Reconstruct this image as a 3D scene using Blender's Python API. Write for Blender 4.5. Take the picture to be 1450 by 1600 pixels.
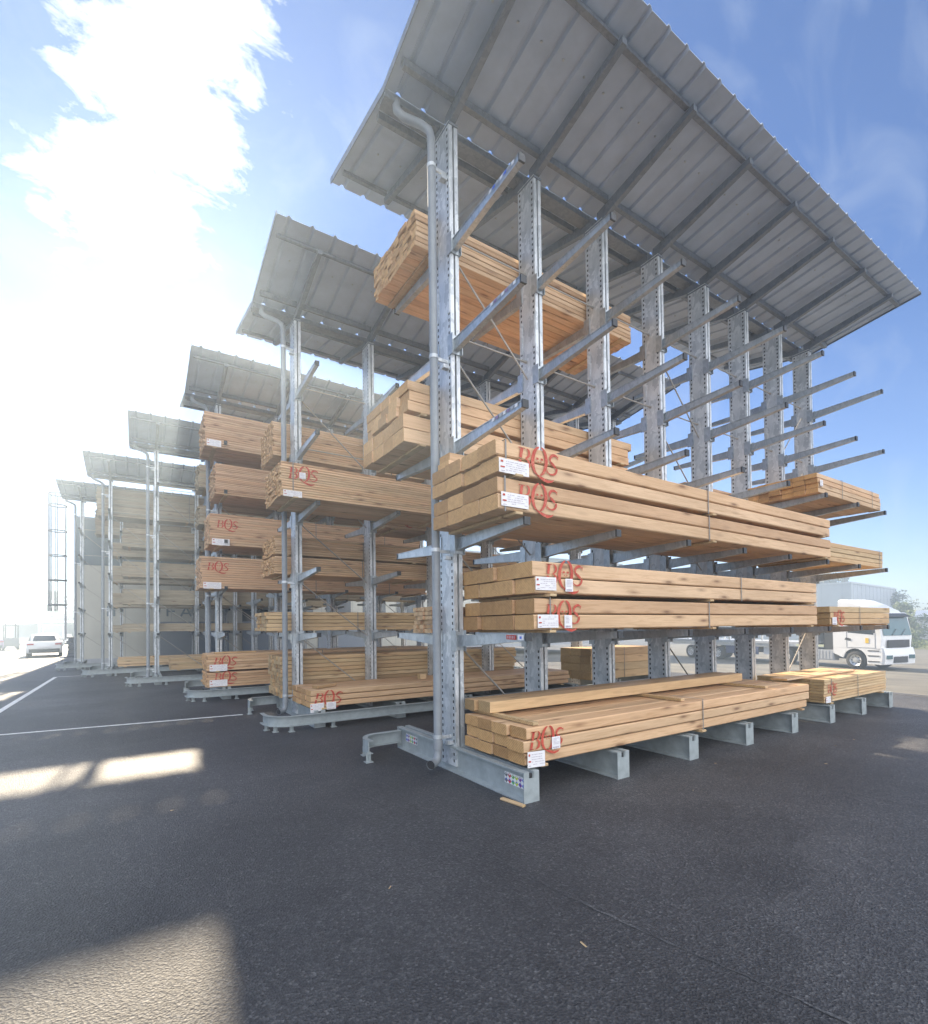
import bpy, math, random
from mathutils import Vector, Matrix
PI = math.pi
sc = bpy.context.scene
for o in list(bpy.data.objects): bpy.data.objects.remove(o)

# ---------------------------------------------------------------- camera
cam_d = bpy.data.cameras.new('camera'); cam = bpy.data.objects.new('camera', cam_d)
sc.collection.objects.link(cam); sc.camera = cam
cam_d.sensor_fit = 'HORIZONTAL'; cam_d.sensor_width = 36.0
cam_d.lens = 36.0 * 780.61 / 1450.0
cam_d.shift_y = (966.06 - 800.0) / 1450.0
cam_d.clip_start = 0.05; cam_d.clip_end = 3000.0
_R = Vector((0.83772698, -0.54595248, -0.01222317)); _U = Vector((0.00103639, -0.02079359, 0.99978325)); _F = Vector((0.54608831, 0.83755807, 0.01685354))
m4 = Matrix(((_R.x, _U.x, -_F.x, -2.9854), (_R.y, _U.y, -_F.y, -4.8409), (_R.z, _U.z, -_F.z, 1.6), (0, 0, 0, 1)))
cam.matrix_world = m4

# ---------------------------------------------------------------- sun and sky
SUN_AZ, SUN_EL = math.radians(85.16), math.radians(29.4)      # azimuth from +X towards +Y
sd = Vector((math.cos(SUN_AZ)*math.cos(SUN_EL), math.sin(SUN_AZ)*math.cos(SUN_EL), math.sin(SUN_EL)))
sun_d = bpy.data.lights.new('sun', 'SUN'); sun_d.energy = 5.0; sun_d.angle = math.radians(0.9); sun_d.color = (1.0, 0.84, 0.62)
sun = bpy.data.objects.new('sun', sun_d); sc.collection.objects.link(sun)
sun.rotation_euler = (-sd).to_track_quat('-Z', 'Y').to_euler()

w = bpy.data.worlds.new("World"); sc.world = w; w.use_nodes = True
nt = w.node_tree; N = nt.nodes; L = nt.links
for n in list(N): N.remove(n)
def nd(tree, t, **k):
    n = tree.nodes.new(t)
    for a, b in k.items():
        if a.startswith('i_'): n.inputs[a[2:].replace('_', ' ')].default_value = b
        else: setattr(n, a, b)
    return n
out = nd(nt, 'ShaderNodeOutputWorld'); bg = nd(nt, 'ShaderNodeBackground'); bg.inputs[1].default_value = 0.13
L.new(bg.outputs[0], out.inputs[0])
sky = nd(nt, 'ShaderNodeTexSky', sky_type='NISHITA', sun_disc=False, sun_elevation=SUN_EL, sun_rotation=PI/2 - SUN_AZ)
sky.air_density = 1.0; sky.dust_density = 0.04; sky.ozone_density = 3.2; sky.altitude = 100
tc = nd(nt, 'ShaderNodeTexCoord')
def vdot(vec):
    n = nd(nt, 'ShaderNodeVectorMath', operation='DOT_PRODUCT'); n.inputs[1].default_value = vec
    L.new(tc.outputs['Generated'], n.inputs[0]); return n.outputs['Value']
def ma(op, a, b=None, c=None, clamp=False):
    n = nd(nt, 'ShaderNodeMath', operation=op, use_clamp=clamp)
    for i, x in enumerate((a, b, c)):
        if x is None: continue
        if isinstance(x, (int, float)): n.inputs[i].default_value = x
        else: L.new(x, n.inputs[i])
    return n.outputs[0]
# aureole of the sun behind thin cloud
dsun = ma('MAXIMUM', vdot(sd), 0.0)
glow = ma('ADD', ma('MULTIPLY', ma('POWER', dsun, 90.0), 0.2), ma('MULTIPLY', ma('POWER', ma('MAXIMUM', vdot(Vector((-0.12, 0.98, 0.10)).normalized()), 0.0), 18.0), 0.9))
# thin high cloud, densest round one direction
def rdir(az, el): a, e = math.radians(az), math.radians(el); return Vector((math.cos(a)*math.cos(e), math.sin(a)*math.cos(e), math.sin(e)))
mp = nd(nt, 'ShaderNodeMapping'); L.new(tc.outputs['Generated'], mp.inputs[0])
mp.inputs['Rotation'].default_value = (0.5, 0.55, 0.3); mp.inputs['Scale'].default_value = (3.2, 7.5, 4.5)
nz = nd(nt, 'ShaderNodeTexNoise'); nz.inputs['Scale'].default_value = 4.2; nz.inputs['Detail'].default_value = 12; nz.inputs['Roughness'].default_value = 0.62; nz.inputs['Distortion'].default_value = 0.35
L.new(mp.outputs[0], nz.inputs['Vector'])
c1 = ma('POWER', ma('MAXIMUM', vdot(rdir(90.5, 36)), 0.0), 95.0)
c2 = ma('MAXIMUM', ma('POWER', ma('MAXIMUM', vdot(rdir(88, 42.5)), 0.0), 100.0), ma('POWER', ma('MAXIMUM', vdot(rdir(86, 49)), 0.0), 90.0))
cov = ma('MAXIMUM', c1, c2)
msk = ma('MULTIPLY', ma('SUBTRACT', ma('ADD', cov, ma('MULTIPLY', nz.outputs['Fac'], 1.5)), 1.32), 1.7, clamp=True)
nz2 = nd(nt, 'ShaderNodeTexNoise'); nz2.inputs['Scale'].default_value = 1.7; nz2.inputs['Detail'].default_value = 7; nz2.inputs['Distortion'].default_value = 0.8
L.new(mp.outputs[0], nz2.inputs['Vector'])
veil = ma('MULTIPLY', ma('SUBTRACT', nz2.outputs['Fac'], 0.50), 1.0, clamp=True)
skd = nd(nt, 'ShaderNodeVectorMath', operation='MULTIPLY'); skd.inputs[1].default_value = (0.34, 0.355, 0.42); L.new(sky.outputs[0], skd.inputs[0])
mix1 = nd(nt, 'ShaderNodeMixRGB', blend_type='MIX'); L.new(veil, mix1.inputs[0]); L.new(skd.outputs[0], mix1.inputs[1]); mix1.inputs[2].default_value = (1.6, 1.85, 2.2, 1)
mix2 = nd(nt, 'ShaderNodeMixRGB', blend_type='MIX'); L.new(msk, mix2.inputs[0]); L.new(mix1.outputs[0], mix2.inputs[1]); mix2.inputs[2].default_value = (5.5, 5.5, 5.4, 1)
gl = nd(nt, 'ShaderNodeMixRGB', blend_type='ADD'); gl.inputs[0].default_value = 1.0
gc = nd(nt, 'ShaderNodeVectorMath', operation='SCALE'); gc.inputs[0].default_value = (1.0, 0.99, 0.93); L.new(glow, gc.inputs['Scale'])
# unseen bright cloud bank opposite the sun, added to lift the shaded sides
bk = ma('MULTIPLY', ma('SUBTRACT', ma('ADD', vdot(Vector((-0.12, -0.90, 0.40)).normalized()), ma('MULTIPLY', nz2.outputs['Fac'], 0.5)), 0.66), 3.2, clamp=True)
mix3 = nd(nt, 'ShaderNodeMixRGB', blend_type='MIX'); L.new(bk, mix3.inputs[0]); L.new(mix2.outputs[0], mix3.inputs[1]); mix3.inputs[2].default_value = (5.9, 6.0, 6.3, 1)
L.new(mix3.outputs[0], gl.inputs[1]); L.new(gc.outputs[0], gl.inputs[2]); L.new(gl.outputs[0], bg.inputs[0])

sc.view_settings.view_transform = 'Standard'; sc.view_settings.look = 'None'
sc.view_settings.exposure = 1.8; sc.view_settings.gamma = 1.0
sc.cycles.max_bounces = 8; sc.cycles.volume_bounces = 0

# ---------------------------------------------------------------- materials
def mat(name, base=(0.5, 0.5, 0.5), rough=0.6, metal=0.0):
    m = bpy.data.materials.new(name); m.use_nodes = True
    b = m.node_tree.nodes['Principled BSDF']
    b.inputs['Base Color'].default_value = (*base, 1); b.inputs['Roughness'].default_value = rough; b.inputs['Metallic'].default_value = metal
    return m, m.node_tree, b
def coords(t, scale=(1, 1, 1), kind='Object', rnd=False):
    c = t.nodes.new('ShaderNodeTexCoord'); mpn = t.nodes.new('ShaderNodeMapping'); mpn.inputs['Scale'].default_value = scale
    t.links.new(c.outputs[kind], mpn.inputs[0])
    if rnd:
        at = t.nodes.new('ShaderNodeAttribute'); at.attribute_name = 'rnd'
        oi = t.nodes.new('ShaderNodeObjectInfo')
        ad = t.nodes.new('ShaderNodeMath'); ad.operation = 'ADD'; t.links.new(at.outputs['Fac'], ad.inputs[0]); t.links.new(oi.outputs['Random'], ad.inputs[1])
        mu = t.nodes.new('ShaderNodeMath'); mu.operation = 'MULTIPLY'; mu.inputs[1].default_value = 37.0; t.links.new(ad.outputs[0], mu.inputs[0])
        t.links.new(mu.outputs[0], mpn.inputs['Location']); return mpn.outputs[0], at, ad
    return mpn.outputs[0]
def noise(t, vec, scale, detail=4, rough=0.55, dist=0.0):
    n = t.nodes.new('ShaderNodeTexNoise'); n.inputs['Scale'].default_value = scale; n.inputs['Detail'].default_value = detail
    n.inputs['Roughness'].default_value = rough; n.inputs['Distortion'].default_value = dist
    t.links.new(vec, n.inputs['Vector']); return n.outputs['Fac']
def ramp(t, fac, stops):
    r = t.nodes.new('ShaderNodeValToRGB'); e = r.color_ramp.elements
    while len(e) < len(stops): e.new(0.5)
    for i, (p, c) in enumerate(stops): e[i].position = p; e[i].color = (*c, 1) if len(c) == 3 else c
    t.links.new(fac, r.inputs[0]); return r.outputs[0]
def mixc(t, fac, a, b, mode='MIX'):
    n = t.nodes.new('ShaderNodeMixRGB'); n.blend_type = mode
    for i, x in enumerate((fac, a, b)):
        if isinstance(x, (int, float)): n.inputs[i].default_value = x
        elif isinstance(x, tuple): n.inputs[i].default_value = (*x, 1)
        else: t.links.new(x, n.inputs[i])
    return n.outputs[0]
def bump(t, b, h, strength, dist=0.01):
    n = t.nodes.new('ShaderNodeBump'); n.inputs['Strength'].default_value = strength; n.inputs['Distance'].default_value = dist
    t.links.new(h, n.inputs['Height']); t.links.new(n.outputs[0], b.inputs['Normal'])

def wood_mat(name, light, dark, knot=(0.20, 0.10, 0.05), wet=0.0):
    m, t, b = mat(name, light, 0.62)
    v, at, ad = coords(t, (1, 1, 1), rnd=True)
    v2 = t.nodes.new('ShaderNodeMapping'); v2.inputs['Scale'].default_value = (0.9, 14, 14); t.links.new(v, v2.inputs[0])
    g = noise(t, v2.outputs[0], 2.4, 5, 0.6, 1.2)
    col = ramp(t, g, [(0.28, dark), (0.52, light), (0.75, tuple(min(1, c*1.1) for c in light))])
    v4 = t.nodes.new('ShaderNodeMapping'); v4.inputs['Scale'].default_value = (0.35, 2.2, 2.2); t.links.new(v, v4.inputs[0])
    big = noise(t, v4.outputs[0], 1.6, 3, 0.5)
    col = mixc(t, ramp(t, big, [(0.42, (0, 0, 0)), (0.75, (0.55, 0.55, 0.55))]), col, tuple(c*0.72 for c in dark))
    v3 = t.nodes.new('ShaderNodeMapping'); v3.inputs['Scale'].default_value = (1.6, 7, 7); t.links.new(v, v3.inputs[0])
    vo = t.nodes.new('ShaderNodeTexVoronoi'); vo.inputs['Scale'].default_value = 1.15; t.links.new(v3.outputs[0], vo.inputs['Vector'])
    kn = ramp(t, vo.outputs['Distance'], [(0.07, (0.85, 0.85, 0.85)), (0.15, (0.32, 0.32, 0.32)), (0.29, (0, 0, 0))])
    col = mixc(t, kn, col, knot)
    # each board a little lighter or darker
    rr = t.nodes.new('ShaderNodeMath'); rr.operation = 'FRACT'; t.links.new(ad.outputs[0], rr.inputs[0])
    col = mixc(t, 0.8, col, ramp(t, rr.outputs[0], [(0.0, (0.66, 0.57, 0.50)), (0.3, (1.0, 0.90, 0.80)), (0.6, (0.84, 0.84, 0.80)), (0.8, (1.0, 0.94, 0.88)), (1.0, (1, 1, 1))]), 'MULTIPLY')
    t.links.new(col, b.inputs['Base Color']); bump(t, b, g, 0.22, 0.004)
    return m
def end_mat(name, light, dark):
    m, t, b = mat(name, light, 0.75)
    v, at, ad = coords(t, (1, 1, 1), rnd=True)
    wv = t.nodes.new('ShaderNodeTexWave'); wv.wave_type = 'RINGS'; wv.rings_direction = 'X'; wv.inputs['Scale'].default_value = 16; wv.inputs['Distortion'].default_value = 2.4; wv.inputs['Detail'].default_value = 3
    t.links.new(v, wv.inputs['Vector'])
    n = noise(t, v, 26, 5, 0.6)
    col = ramp(t, n, [(0.3, dark), (0.62, light)])
    col = mixc(t, 0.5, col, ramp(t, wv.outputs['Fac'], [(0.2, dark), (0.8, light)]))
    rr = t.nodes.new('ShaderNodeMath'); rr.operation = 'FRACT'; t.links.new(ad.outputs[0], rr.inputs[0])
    col = mixc(t, 0.8, col, ramp(t, rr.outputs[0], [(0.0, (0.50, 0.45, 0.40)), (0.5, (0.85, 0.82, 0.78)), (1.0, (1, 1, 1))]), 'MULTIPLY')
    t.links.new(col, b.inputs['Base Color']); bump(t, b, n, 0.25, 0.003)
    return m
M = {}
M['wood'] = wood_mat('planed_timber', (0.72, 0.505, 0.315), (0.57, 0.365, 0.20))
M['end'] = end_mat('end_grain', (0.72, 0.44, 0.185), (0.46, 0.25, 0.095))
M['wood_y'] = wood_mat('yellow_timber', (0.68, 0.50, 0.29), (0.54, 0.37, 0.20))
M['end_y'] = end_mat('yellow_end_grain', (0.60, 0.43, 0.22), (0.38, 0.25, 0.11))
M['wood_r'] = wood_mat('reddish_timber', (0.66, 0.45, 0.29), (0.52, 0.32, 0.19))
M['end_r'] = end_mat('reddish_end_grain', (0.68, 0.48, 0.27), (0.46, 0.29, 0.15))
M['wood_g'] = wood_mat('grey_timber', (0.50, 0.44, 0.33), (0.38, 0.32, 0.23))  # greyer, less saturated timber for the farther racks
M['end_g'] = end_mat('grey_end_grain', (0.50, 0.42, 0.28), (0.34, 0.27, 0.17))
M['spacer'] = wood_mat('spacer_wood', (0.60, 0.45, 0.26), (0.46, 0.33, 0.18))

def galv(name, a, b_, rough=0.42, metal=0.55, scale=14):
    m, t, b = mat(name, a, rough, metal)
    v = coords(t, (1, 1, 0.55))
    vo = t.nodes.new('ShaderNodeTexVoronoi'); vo.inputs['Scale'].default_value = scale; vo.inputs['Randomness'].default_value = 1
    nzv = t.nodes.new('ShaderNodeTexNoise'); nzv.inputs['Scale'].default_value = 7; nzv.inputs['Detail'].default_value = 5; t.links.new(v, nzv.inputs['Vector'])
    vm = t.nodes.new('ShaderNodeVectorMath'); vm.operation = 'MULTIPLY_ADD'; vm.inputs[1].default_value = (0.35, 0.35, 0.35); t.links.new(nzv.outputs['Color'], vm.inputs[0]); t.links.new(v, vm.inputs[2])
    t.links.new(vm.outputs[0], vo.inputs['Vector'])
    sep = t.nodes.new('ShaderNodeSeparateColor'); t.links.new(vo.outputs['Color'], sep.inputs[0])
    n2 = noise(t, v, 3.2, 6, 0.65, 0.5)
    f = t.nodes.new('ShaderNodeMath'); f.operation = 'MULTIPLY_ADD'; f.inputs[1].default_value = 0.45; t.links.new(sep.outputs[0], f.inputs[0]); t.links.new(n2, f.inputs[2])
    col = ramp(t, f.outputs[0], [(0.35, b_), (0.95, a)])
    t.links.new(col, b.inputs['Base Color'])
    rr = ramp(t, n2, [(0.3, (rough - .1,)*3), (0.7, (rough + .15,)*3)]); t.links.new(rr, b.inputs['Roughness'])
    bump(t, b, f.outputs[0], 0.08, 0.004)
    return m
M['galv'] = galv('galvanised_steel', (0.70, 0.73, 0.75), (0.36, 0.40, 0.43), 0.42, 0.35)
M['galv_arm'] = galv('galvanised_arm', (0.50, 0.54, 0.57), (0.32, 0.36, 0.39), 0.38, 0.65, 22)
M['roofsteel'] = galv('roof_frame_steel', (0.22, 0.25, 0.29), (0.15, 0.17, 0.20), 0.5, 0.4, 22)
def plain(name, c, rough=0.6, metal=0.0, var=0.12, scale=6.0, bmp=0.05):
    m, t, b = mat(name, c, rough, metal)
    v = coords(t); n = noise(t, v, scale, 6, 0.6)
    t.links.new(ramp(t, n, [(0.3, tuple(x*(1-var) for x in c)), (0.7, tuple(min(1, x*(1+var)) for x in c))]), b.inputs['Base Color'])
    if bmp: bump(t, b, n, bmp, 0.01)
    return m
M['base'] = plain('base_grey_paint', (0.33, 0.37, 0.375), 0.42, 0.0, 0.16, 9)
M['dark'] = plain('inner_shade', (0.03, 0.03, 0.032), 0.6)  # near-black paints the shade inside holes, slots and the pipe mouth
M['rod'] = plain('brace_rod', (0.40, 0.38, 0.35), 0.45, 0.5)
M['pipe'] = plain('grey_pvc_pipe', (0.25, 0.275, 0.30), 0.42)
M['sheet'] = plain('roof_sheet', (0.42, 0.50, 0.62), 0.7, 0.0, 0.10, 2.5)
M['strap'] = plain('strapping', (0.22, 0.21, 0.20), 0.4)
M['paper'] = plain('label_paper', (0.80, 0.79, 0.80), 0.6, 0, 0.04, 30)
M['ink'] = plain('label_ink', (0.45, 0.40, 0.46), 0.7)
m, t, b = mat('red_stencil', (0.5, 0.06, 0.04), 0.75)
v = coords(t); n_a = noise(t, v, 55, 5, 0.7); n_b = noise(t, v, 7, 3, 0.5)
c_ = ramp(t, n_b, [(0.3, (0.58, 0.10, 0.06)), (0.7, (0.42, 0.04, 0.025))])
t.links.new(mixc(t, ramp(t, n_a, [(0.56, (0, 0, 0)), (0.70, (0.75, 0.75, 0.75))]), c_, (0.62, 0.38, 0.24)), b.inputs['Base Color'])
M['red'] = m
M['guard'] = plain('guard_paint', (0.31, 0.35, 0.36), 0.4, 0, 0.15, 9)
M['rubber'] = plain('rubber', (0.028, 0.028, 0.03), 0.8)
M['white'] = plain('white_paint', (0.78, 0.79, 0.80), 0.35, 0, 0.03, 3, 0)
M['chrome'] = plain('rim_metal', (0.62, 0.63, 0.64), 0.3, 0.6)
M['plastic'] = plain('black_plastic', (0.04, 0.042, 0.045), 0.5)
M['navy'] = plain('navy_paint', (0.03, 0.05, 0.14), 0.4)
M['greyv'] = plain('grey_fairing', (0.40, 0.42, 0.45), 0.4)
M['bark'] = plain('bark', (0.12, 0.09, 0.065), 0.9, 0, 0.3, 8, 0.4)
M['line'] = plain('worn_white_line', (0.72, 0.72, 0.70), 0.7, 0, 0.2, 12)
def glassm(name, c, rough=0.06):
    m, t, b = mat(name, c, rough); b.inputs['Metallic'].default_value = 0.0
    b.inputs['Specular IOR Level'].default_value = 0.9; return m
M['glass'] = glassm('dark_glass', (0.03, 0.04, 0.045))
M['teal'] = glassm('windscreen_glass', (0.035, 0.11, 0.13))
for n_, c_ in [('s_red', (0.55, 0.04, 0.05)), ('s_green', (0.12, 0.45, 0.12)), ('s_lime', (0.55, 0.65, 0.08)), ('s_purple', (0.20, 0.05, 0.32)), ('s_blue', (0.08, 0.16, 0.62)), ('s_dark', (0.14, 0.15, 0.16)), ('yellow', (0.75, 0.50, 0.05)), ('tail', (0.4, 0.02, 0.02)), ('violet', (0.28, 0.20, 0.34))]:
    M[n_] = plain(n_ + '_paint', c_, 0.4, 0, 0.05, 5, 0)

# asphalt
m, t, b = mat('asphalt', (0.08, 0.08, 0.082), 0.58)
v = coords(t)
fine = noise(t, v, 75, 6, 0.75); mid = noise(t, v, 1.6, 5, 0.6); big = noise(t, v, 0.35, 4, 0.5, 0.6)
vo = t.nodes.new('ShaderNodeTexVoronoi'); vo.inputs['Scale'].default_value = 85; t.links.new(v, vo.inputs['Vector'])
sp = t.nodes.new('ShaderNodeSeparateColor'); t.links.new(vo.outputs['Color'], sp.inputs[0])
col = ramp(t, sp.outputs[0], [(0.0, (0.044, 0.044, 0.047)), (0.7, (0.078, 0.078, 0.082)), (0.95, (0.12, 0.12, 0.122)), (1.0, (0.18, 0.18, 0.18))])
col = mixc(t, 0.6, col, ramp(t, fine, [(0.3, (0.45, 0.45, 0.46)), (0.7, (1.15, 1.15, 1.15))]), 'MULTIPLY')
col = mixc(t, 0.75, col, ramp(t, mid, [(0.3, (0.78, 0.78, 0.80)), (0.75, (1.25, 1.24, 1.22))]), 'MULTIPLY')
col = mixc(t, 0.75, col, ramp(t, big, [(0.35, (0.66, 0.66, 0.67)), (0.66, (1.35, 1.35, 1.34))]), 'MULTIPLY')
pt = t.nodes.new('ShaderNodeTexVoronoi'); pt.inputs['Scale'].default_value = 0.16; pt.inputs['Randomness'].default_value = 0.8
pm = t.nodes.new('ShaderNodeMapping'); pm.inputs['Rotation'].default_value = (0, 0, .4); pm.inputs['Scale'].default_value = (1, 2.2, 1); t.links.new(t.nodes['Texture Coordinate'].outputs['Object'], pm.inputs[0])
wob = t.nodes.new('ShaderNodeVectorMath'); wob.operation = 'MULTIPLY_ADD'; nzw = t.nodes.new('ShaderNodeTexNoise'); nzw.inputs['Scale'].default_value = 1.5; nzw.inputs['Detail'].default_value = 6
t.links.new(pm.outputs[0], nzw.inputs['Vector']); t.links.new(nzw.outputs['Color'], wob.inputs[0]); wob.inputs[1].default_value = (1.4, 1.4, 0); t.links.new(pm.outputs[0], wob.inputs[2]); t.links.new(wob.outputs[0], pt.inputs['Vector'])
ps = t.nodes.new('ShaderNodeSeparateColor'); t.links.new(pt.outputs['Color'], ps.inputs[0])
col = mixc(t, 0.5, col, ramp(t, ps.outputs[1], [(0.0, (0.72, 0.72, 0.73)), (1.0, (1.22, 1.21, 1.20))]), 'MULTIPLY')
st_n = noise(t, v, 2.6, 4, 0.45, 0.8)
col = mixc(t, ramp(t, st_n, [(0.66, (0, 0, 0)), (0.74, (0.55, 0.55, 0.55))]), col, (0.028, 0.028, 0.029))
# long arcs left by turning wheels
wc = t.nodes.new('ShaderNodeMapping'); wc.inputs['Location'].default_value = (9.0, 16.0, 0); t.links.new(t.nodes['Texture Coordinate'].outputs['Object'], wc.inputs[0])
ln_ = t.nodes.new('ShaderNodeVectorMath'); ln_.operation = 'LENGTH'; t.links.new(wc.outputs[0], ln_.inputs[0])
cb_ = t.nodes.new('ShaderNodeCombineXYZ'); t.links.new(ln_.outputs['Value'], cb_.inputs[0])
arcn = noise(t, cb_.outputs[0], 3.2, 3, 0.6)
am_ = t.nodes.new('ShaderNodeMath'); am_.operation = 'MULTIPLY'; t.links.new(ramp(t, arcn, [(0.60, (0, 0, 0)), (0.68, (0.7, 0.7, 0.7))]), am_.inputs[0]); t.links.new(ramp(t, mid, [(0.42, (0, 0, 0)), (0.62, (0.7, 0.7, 0.7))]), am_.inputs[1])
col = mixc(t, am_.outputs[0], col, (0.105, 0.105, 0.108))
# pale drag marks
v5 = t.nodes.new('ShaderNodeMapping'); v5.inputs['Rotation'].default_value = (0, 0, math.radians(-63)); v5.inputs['Scale'].default_value = (0.22, 5.0, 1)
t.links.new(t.nodes['Texture Coordinate'].outputs['Object'], v5.inputs[0])
sc1 = noise(t, v5.outputs[0], 1.1, 6, 0.7, 0.3)
sm = t.nodes.new('ShaderNodeMath'); sm.operation = 'MULTIPLY'; t.links.new(ramp(t, sc1, [(0.60, (0, 0, 0)), (0.72, (1, 1, 1))]), sm.inputs[0]); t.links.new(ramp(t, fine, [(0.45, (0, 0, 0)), (0.6, (0.55, 0.55, 0.55))]), sm.inputs[1])
col = mixc(t, sm.outputs[0], col, (0.14, 0.14, 0.145))
t.links.new(col, b.inputs['Base Color'])
hm = t.nodes.new('ShaderNodeMath'); hm.operation = 'ADD'; t.links.new(vo.outputs['Distance'], hm.inputs[0]); t.links.new(fine, hm.inputs[1])
bump(t, b, hm.outputs[0], 0.75, 0.012)
M['asphalt'] = m

# leaves
def leafm(name, a, b_):
    m, t, b = mat(name, a, 0.6)
    v = coords(t); n = noise(t, v, 0.9, 3)
    oi = noise(t, v, 9, 2)
    c = ramp(t, n, [(0.35, a), (0.65, b_)]); c = mixc(t, 0.5, c, ramp(t, oi, [(0.3, (0.6, 0.6, 0.6)), (0.7, (1.3, 1.3, 1.2))]), 'MULTIPLY')
    t.links.new(c, b.inputs['Base Color'])
    b.inputs['Subsurface Weight'].default_value = 0.0
    tr = t.nodes.new('ShaderNodeBsdfTranslucent'); t.links.new(c, tr.inputs[0]); mx = t.nodes.new('ShaderNodeMixShader'); mx.inputs[0].default_value = 0.35
    o = t.nodes['Material Output']; t.links.new(b.outputs[0], mx.inputs[1]); t.links.new(tr.outputs[0], mx.inputs[2]); t.links.new(mx.outputs[0], o.inputs[0])
    return m
M['leaf'] = leafm('foliage', (0.035, 0.06, 0.022), (0.07, 0.10, 0.03))
M['leaf2'] = leafm('pale_foliage', (0.10, 0.14, 0.05), (0.16, 0.20, 0.07))

# ---------------------------------------------------------------- mesh helpers
random.seed(11)
class MB:
    def __init__(s): s.v = []; s.f = []; s.m = []; s.r = []
    def face(s, idx, m=0, r=0.0): s.f.append(idx); s.m.append(m); s.r.append(r)
    def pts(s, ps): k = len(s.v); s.v.extend([tuple(p) for p in ps]); return k
    def quad(s, a, b, c, d, m=0, r=0.0): k = s.pts([a, b, c, d]); s.face((k, k+1, k+2, k+3), m, r)
    def box(s, x0, x1, y0, y1, z0, z1, m=0, r=0.0):
        k = s.pts([(x0,y0,z0),(x1,y0,z0),(x1,y1,z0),(x0,y1,z0),(x0,y0,z1),(x1,y0,z1),(x1,y1,z1),(x0,y1,z1)])
        for f in ((0,3,2,1),(4,5,6,7),(0,1,5,4),(1,2,6,5),(2,3,7,6),(3,0,4,7)): s.face(tuple(k+i for i in f), m, r)
    def prism(s, prof, axis, a0, a1, m=0, r=0.0, mcap=None, prof2=None):
        # prof: list of 2-D points (ccw) in the plane of the two other axes; axis 0: (y,z), 1: (x,z), 2: (x,y)
        def P(q, a): return (a, q[0], q[1]) if axis == 0 else ((q[0], a, q[1]) if axis == 1 else (q[0], q[1], a))
        n = len(prof); p2 = prof2 or prof; k = s.pts([P(q, a0) for q in prof] + [P(q, a1) for q in p2])
        for i in range(n): j = (i+1) % n; s.face((k+i, k+j, k+n+j, k+n+i), m, r)
        mc = m if mcap is None else mcap
        s.face(tuple(k+i for i in reversed(range(n))), mc, r); s.face(tuple(k+n+i for i in range(n)), mc, r)
    def tube(s, path, rad, n=10, m=0, caps=True, inner=None):
        path = [Vector(p) for p in path]; rings = []
        for i, p in enumerate(path):
            d = (path[min(i+1, len(path)-1)] - path[max(i-1, 0)]).normalized()
            u = d.orthogonal().normalized() if i == 0 else (u - d*u.dot(d)).normalized()
            w_ = d.cross(u); rr = rad[i] if isinstance(rad, (list, tuple)) else rad
            rings.append(s.pts([p + (u*math.cos(2*PI*j/n) + w_*math.sin(2*PI*j/n))*rr for j in range(n)]))
        for a, b in zip(rings, rings[1:]):
            for j in range(n): s.face((a+j, a+(j+1) % n, b+(j+1) % n, b+j), m)
        if caps:
            s.face(tuple(rings[0]+j for j in reversed(range(n))), m if inner is None else inner); s.face(tuple(rings[-1]+j for j in range(n)), m)
    def ribbon(s, path, prof, m=0):
        # path: 2-D points on the ground plan; prof: closed list of (offset to the left, z)
        n = len(prof); rings = []
        for i, p in enumerate(path):
            a = path[max(i-1, 0)]; b = path[min(i+1, len(path)-1)]
            d = Vector((b[0]-a[0], b[1]-a[1])).normalized(); nn = Vector((-d.y, d.x))
            rings.append(s.pts([(p[0]+nn.x*o, p[1]+nn.y*o, z) for o, z in prof]))
        for a, b in zip(rings, rings[1:]):
            for j in range(n): s.face((a+j, b+j, b+(j+1) % n, a+(j+1) % n), m)
        s.face(tuple(rings[0]+j for j in range(n)), m); s.face(tuple(rings[-1]+j for j in reversed(range(n))), m)
    def mesh(s, name, mats):
        me = bpy.data.meshes.new(name); me.from_pydata(s.v, [], s.f); 
        for k in mats: me.materials.append(M[k] if isinstance(k, str) else k)
        me.polygons.foreach_set('material_index', s.m)
        at = me.attributes.new('rnd', 'FLOAT', 'FACE'); at.data.foreach_set('value', s.r)
        me.update(); return me
    def build(s, name, mats, parent=None, label=None, smooth=False, loc=None):
        me = s.mesh(name, mats)
        if smooth:
            for p in me.polygons: p.use_smooth = True
        o = bpy.data.objects.new(name, me); sc.collection.objects.link(o)
        if parent: o.parent = parent
        if loc: o.location = loc
        if label: o['label'] = label
        return o
def tag(o, label=None, cat=None, group=None, kind=None):
    if label: o['label'] = label
    if cat: o['category'] = cat
    if group: o['group'] = group
    if kind: o['kind'] = kind
    return o
def thing(name, loc, label, cat, group=None, rz=0.0):
    o = bpy.data.objects.new(name, None); sc.collection.objects.link(o); o.location = loc; o.rotation_euler = (0, 0, rz)
    o.empty_display_size = 0.3
    return tag(o, label, cat, group)
def dup(o, parent, loc=None):
    c = o.copy(); sc.collection.objects.link(c); c.parent = parent
    if loc is not None: c.location = loc
    for ch in list(o.children): dup(ch, c)
    return c
def smooth_obj(o, ang=40):
    for p in o.data.polygons: p.use_smooth = True
    try: o.data.set_sharp_from_angle(angle=math.radians(ang))
    except Exception: pass

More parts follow.
